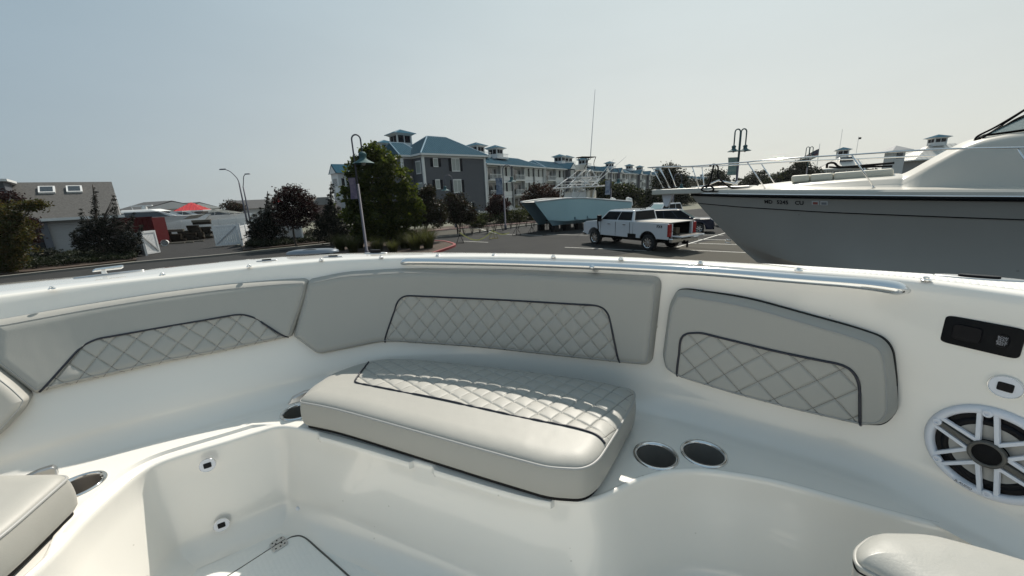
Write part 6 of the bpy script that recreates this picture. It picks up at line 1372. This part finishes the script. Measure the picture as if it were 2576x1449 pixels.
tree('twisted dark juniper with several spires left of the open white gate',262,640,30.6,
 spire_blobs([(239,474,240,575,.05,.36),(240,575,236,618,.5,.8),(287,494,284,580,.06,.32),(284,580,280,622,.45,.7),(202,527,206,580,.06,.28),(206,580,208,618,.4,.6),(334,536,322,590,.08,.32),(322,590,312,626,.5,.65),(358,568,345,606,.12,.28),(345,606,328,626,.35,.5),(263,540,262,620,.12,.75),(222,560,222,600,.15,.4),(186,588,200,618,.2,.45),(305,560,302,620,.15,.6)],34),32000,.042,[('juniper',1)],nm='juniper',ct='juniper',trunk=.1,spread=.05,clump=12)
tree('twisted dark juniper beside the right hand gate leaf',668,605,35,spire_blobs([(675,490,672,590,.07,.7),(692,482,688,590,.08,.6),(640,540,650,590,.1,.7),(630,560,640,596,.25,.6),(655,525,660,585,.1,.6),(705,545,702,590,.3,.7)],35),18000,.055,[('juniper',1)],nm='juniper',ct='juniper',trunk=.1,spread=.065,clump=12)
tree('slim dark juniper spire left of the big maple',832,605,33,spire_blobs([(836,466,832,590,.10,.65),(822,520,815,590,.2,.7),(800,540,800,592,.3,.7),(850,530,850,595,.3,.8),(868,560,870,600,.4,.7)],33),16000,.055,[('juniper',.9),('olive',.1)],nm='juniper',ct='juniper',trunk=.09,spread=.065,clump=12)
# mid-distance trees
for lab,x,yb,Y,bl,n,lf,kd in [
 ('small dark red maple before the white condo balconies',1255,560,50,[(1250,505,.9,.9,0),(1265,515,.9,.8,0),(1240,525,.9,.8,0),(1258,535,1.1,.7,0)],3500,.12,[('red',.95),('olive',.05)]),
 ('wide reddish brown tree behind the bow of the blue boat',1365,545,58,[(1345,490,1.5,1.1,0),(1375,485,1.6,1.1,0),(1400,498,1.2,.8,0),(1330,505,1.3,.9,0),(1365,508,2.2,1.1,0),(1345,475,.7,.5,0),(1370,530,2.2,1.2,0)],7000,.14,[('russet',.7),('red',.2),('olive',.1)]),
 ('rounded olive green tree behind the fishing tower',1510,540,66,[(1500,480,1.8,1.3,0),(1530,475,2.0,1.3,0),(1510,500,2.2,1.5,0),(1545,495,2.2,1.4,0),(1525,515,2.4,1.3,0)],8000,.16,[('hedge',.45),('wood',.55)]),
 ('broad olive green tree right of the fishing tower',1580,540,66,[(1570,485,2.0,1.4,0),(1595,495,1.8,1.3,0),(1610,505,1.6,1.1,0),(1580,515,2.6,1.3,0)],7500,.16,[('hedge',.35),('wood',.65)]),
 ('darker low tree beneath the anchor pulpit',1640,530,66,[(1630,495,1.4,1.1,0),(1650,500,1.5,1.1,0),(1640,515,2.2,1.1,0)],4500,.16,[('wood',1)]),
 ('tall dark tree behind the bow rail stanchions',1688,510,78,[(1685,432,2.0,1.4,0),(1700,450,2.4,1.8,0),(1672,460,2.4,1.8,0),(1695,480,2.8,1.8,0),(1705,495,2.2,1.4,0)],8000,.18,[('wood',1)]),
 ('small round tree left of the coiled mooring rope',1803,480,100,[(1800,440,2.2,1.5,0),(1808,450,2.6,1.6,0),(1795,462,2.8,1.6,0)],3500,.2,[('wood',1)]),
 ('dark evergreen below the flag',2018,480,90,[(2018,412,1.6,1.0,0),(2010,425,2.3,1.4,0),(2035,435,2.4,1.5,0),(2005,445,3.0,1.6,0),(2040,455,3.4,1.8,0)],7000,.18,[('wood',.8),('juniper',.2)]),
 ('olive tree sloping down from the dark evergreen',1970,480,92,[(1985,440,2.2,1.3,0),(1962,450,2.4,1.3,0),(1990,460,3.2,1.6,0),(1940,462,2.2,1.2,0)],5500,.18,[('wood',.7),('hedge',.3)]),
 ('small rounded tree in the treeline under the second lamp',1905,480,110,[(1905,442,2.4,1.4,0),(1895,455,2.6,1.4,0),(1915,460,2.6,1.4,0)],3000,.2,[('wood',1)]),
 ('dark shrub beside the far grey gabled house',588,540,70,[(583,520,1.3,.9,0),(597,522,1.3,.8,0)],2200,.14,[('russet',.4),('olive',.6)]),
 ]: tree(lab,x,yb,Y,bl,n,lf,kd,trunk=.12,grp=None)
def bush(label, x, yb, rx, rz, n, leaf, kinds, nm='shrub', Y=None, ry=None, grp=None):
    b = G(x,yb) if Y is None else W(x,yb,Y); t = thing(nm,label,'shrub',(b[0],b[1],.1),0,grp); ry = ry or rx
    lob = [(rng.uniform(-.5,.5)*rx,rng.uniform(-.4,.4)*ry,rz*.45,rx*.62,ry*.62,rz*.6) for _ in range(6)]
    C = crown(lob,n,leaf*1.5,10); C = C[C[:,2]>.02]; k0 = rng.random(len(C)); fr = 0
    for nm_,f in kinds:
        s_ = (k0>=fr)&(k0<fr+f); fr += f
        if s_.any(): fastmesh('foliage',leaves(C[s_],leaf),LM[nm_],t)
    return t
bush('round dark juniper bush in front of the ornamental grass',119,660,.95,.95,5000,.045,[('juniper',.6),('cover',.4)])
bush('mounded green juniper beside the left gate post',250,640,1.5,.85,7000,.045,[('cover',.8),('juniper',.2)],ry=.8)
bush('mounded green juniper nearest the left gate leaf',318,648,1.1,.7,5000,.045,[('cover',.85),('juniper',.15)])
bush('hydrangea with faded pale blooms under the red maple',788,604,.7,.9,2500,.06,[('olive',.6),('bloom',.4)])
bush('hydrangea with faded pale blooms beside the juniper spire',868,602,.7,.8,2500,.06,[('olive',.7),('bloom',.3)],Y=31)
bush('low dark shrub at the foot of the right hand juniper',640,608,1.0,.7,3000,.05,[('juniper',.7),('olive',.3)])
bush('dark low shrub filling the foot of the big maple',930,603,1.9,1.3,7000,.07,[('olive',.6),('juniper',.4)],ry=.9)
bush('dark shrub under the right side of the big maple',1010,600,1.6,1.1,6000,.07,[('olive',.7),('juniper',.3)],ry=.9,Y=30)
for k,(x,y,r,h,lab) in enumerate([(1185,566,1.3,1.3,'light green hedge shrub left of the picket fence'),(1225,561,1.3,1.2,'olive hedge shrub in the shade of the small red maple'),(1262,563,1.4,1.3,'leafy hedge shrub at the foot of the gooseneck lamp'),(1300,560,1.4,1.4,'bright green hedge shrub left of the blue bow'),(1335,555,1.5,1.6,'hedge shrub just under the blue bow'),(1205,572,1.0,.9,'low shrub beside the pale kerb'),(1318,545,1.4,1.8,'taller yellow green shrub before the white fence')]):
    bush(lab,x,y,r,h,3000,.09,[('hedge',.6),('wood',.4)],grp='hedge shrubs along the pink kerb')
# juniper ground cover and far woods
def cover(name, px, n, h, leaf, lm, label, cat_):
    p = np.array([G(x,y)[:2] for x,y in px]); lo,hi = p.min(0),p.max(0); q = rng.uniform(lo,hi,(n*4,2)); q = q[inside(q[:,0],q[:,1],p)][:n]
    f = .5+.5*np.sin(q[:,0]*2.3+1.3*np.sin(q[:,1]*1.7))*np.sin(q[:,1]*2.9+q[:,0]); z = .1+h*(.35+.65*f)*np.sqrt(rng.uniform(.2,1,len(q)))
    C = (np.c_[q,z][:,None]+rng.normal(size=(len(q),5,3))*leaf*.9).reshape(-1,3); o = fastmesh(name,leaves(C,leaf,.35,.8),LM[lm]); tag(o,label,cat_); return kind(o,'stuff')
cover('juniper_cover',[(-150,702),(20,687),(200,669),(345,655),(342,640),(270,628),(150,650),(0,665),(-150,670)],17000,.5,.065,'cover','low creeping juniper filling the bed behind the kerb','ground cover')
cover('juniper_cover',[(618,630),(700,622),(850,606),(875,603),(870,595),(760,602),(640,610)],12000,.55,.065,'cover','low creeping juniper under the dark trees beside the road','ground cover')
# ornamental grasses
def grass(label, x, yb, r, h, n=420, Y=None, grp='ornamental grass clumps'):
    b = G(x,yb) if Y is None else W(x,yb,Y); t = thing('ornamental_grass',label,'grass',(b[0],b[1],.08),0,grp)
    a = rng.uniform(0,2*math.pi,n); rr = r*.45*np.sqrt(rng.random(n)); ln = h*rng.uniform(.6,1.1,n); lean = rng.uniform(.15,.75,n); V = []
    ca_,sa = np.cos(a),np.sin(a); wv = .012+.006*rng.random(n); seg = 4; P0 = np.c_[rr*ca_,rr*sa,np.zeros(n)]
    prev = P0
    for k in range(seg):
        t_ = (k+1)/seg; q = np.c_[(rr+ln*lean*t_**1.8)*ca_,(rr+ln*lean*t_**1.8)*sa,ln*(t_-.25*lean*t_**2.5)]; w0 = (wv*(1-k/seg))[:,None]; w1 = (wv*(1-t_)+.001)[:,None]; s_ = np.c_[-sa,ca_,np.zeros(n)]
        V.append(np.stack([prev-s_*w0,prev+s_*w0,q+s_*w1,q-s_*w1],1)); prev = q
    kind(fastmesh('blades',np.concatenate(V).reshape(-1,3),LM['grass'],t),'stuff'); return t
for x,y,r,h,lab in [(858,634,.6,1.35,'grass clump left of the gooseneck lamp base'),(890,640,.6,1.3,'grass clump just left of the lamp pole'),(952,640,.6,1.3,'grass clump just right of the lamp pole'),(1020,628,.7,1.5,'tall grass clump under the big maple'),(1045,632,.7,1.4,'sunlit grass clump in the middle of the island'),(1078,628,.7,1.7,'tall grass clump nearest the red kerb end'),(1060,618,.7,1.7,'grass clump behind the tall ones near the red kerb'),(990,640,.5,1.0,'low grass clump on the near side of the island'),(905,628,.6,1.1,'grass clump behind the lamp pole')]:
    grass(lab,x,y,r,h,520)
for k,(x,y) in enumerate([(95,632),(125,628),(155,630),(180,625),(75,640),(140,640)]): grass(('tall grass clump before the left fence, nearest the tree','grass clump before the left fence post','grass clump before the fence left of the juniper','grass clump beside the juniper foot','grass clump behind the round bush','grass clump right of the round bush')[k],x,y,.9,1.35,620)
# young bare planting along the kerb
for k in range(12):
    x = 1168+k*19.5; y = 597-k*2.45+ (2 if k%2 else -1); b = G(x,y-4); t = thing('bare_shrub',('leftmost','second','third','fourth','fifth','sixth','seventh','eighth','ninth','tenth','eleventh','rightmost')[k]+' of the bare twiggy shrubs in the row along the kerb','shrub',(b[0],b[1],.05),rng.uniform(0,6),'bare twiggy shrubs along the kerb'); m_ = M()
    for j in range(7):
        a = rng.uniform(0,6.28); s_ = rng.uniform(.15,.4); h = rng.uniform(.7,1.1); m_.tube([(0,0,0),(s_*.5*math.cos(a),s_*.5*math.sin(a),h*.5),(s_*math.cos(a),s_*math.sin(a),h)],[.02,.014,.005],4)
    m_.obj('stems',darkwood,t)
    fastmesh('foliage',leaves(rng.normal(size=(60,3))*[.22,.22,.2]+[0,0,.75],.04),LM['olive'],t)
# far woods closing the horizon
def woods(name, pts, h, n, leaf, label):
    C = []
    for i in range(len(pts)-1):
        a,b = np.array(pts[i]),np.array(pts[i+1]); L = np.linalg.norm(b-a); k = int(n*L/sum(np.linalg.norm(np.array(pts[j+1])-np.array(pts[j])) for j in range(len(pts)-1)))
        t = rng.random(k); q = a+(b-a)*t[:,None]; s_ = t*L+i*50; hh = h*(.62+.2*np.sin(s_*.13)+.18*np.sin(s_*.37+1)); C.append(np.c_[q+rng.normal(size=(k,2))*4,hh*np.sqrt(rng.random(k))])
    o = fastmesh(name,leaves(np.vstack(C),leaf),LM['wood']); tag(o,label,'woods'); return kind(o,'stuff')
woods('far_woods',[tuple(W(1740,470,240)[:2]),tuple(W(1900,460,190)[:2]),tuple(W(2150,445,170)[:2]),tuple(W(2576,430,150)[:2]),(330,120)],7.5,26000,.8,'distant dark treeline along the horizon on the right')
woods('far_woods',[tuple(W(-250,560,190)[:2]),tuple(W(300,540,200)[:2]),tuple(W(800,510,230)[:2]),tuple(W(1200,490,280)[:2])],3.6,16000,.8,'thin distant treeline between the yard buildings')
cover('parking_hedge',[(1490,548),(1700,520),(1860,500),(1850,494),(1690,512),(1480,540)],9000,1.2,.16,'wood','dark hedge along the far side of the car park','hedge')
# ================================================================ HAZE
hz_ = bpy.data.materials.new('haze'); hz_.use_nodes = True; n = hz_.node_tree; n.nodes.remove(n.nodes['Principled BSDF'])
pv_ = n.nodes.new('ShaderNodeVolumePrincipled'); pv_.inputs['Density'].default_value = 0.00012; pv_.inputs['Color'].default_value = (.93,.95,.96,1); pv_.inputs['Anisotropy'].default_value = .35
n.links.new(pv_.outputs[0], n.nodes['Material Output'].inputs['Volume'])
kind(M().box((0,300,9.5),(2400,900,23)).obj('haze',hz_),'stuff')
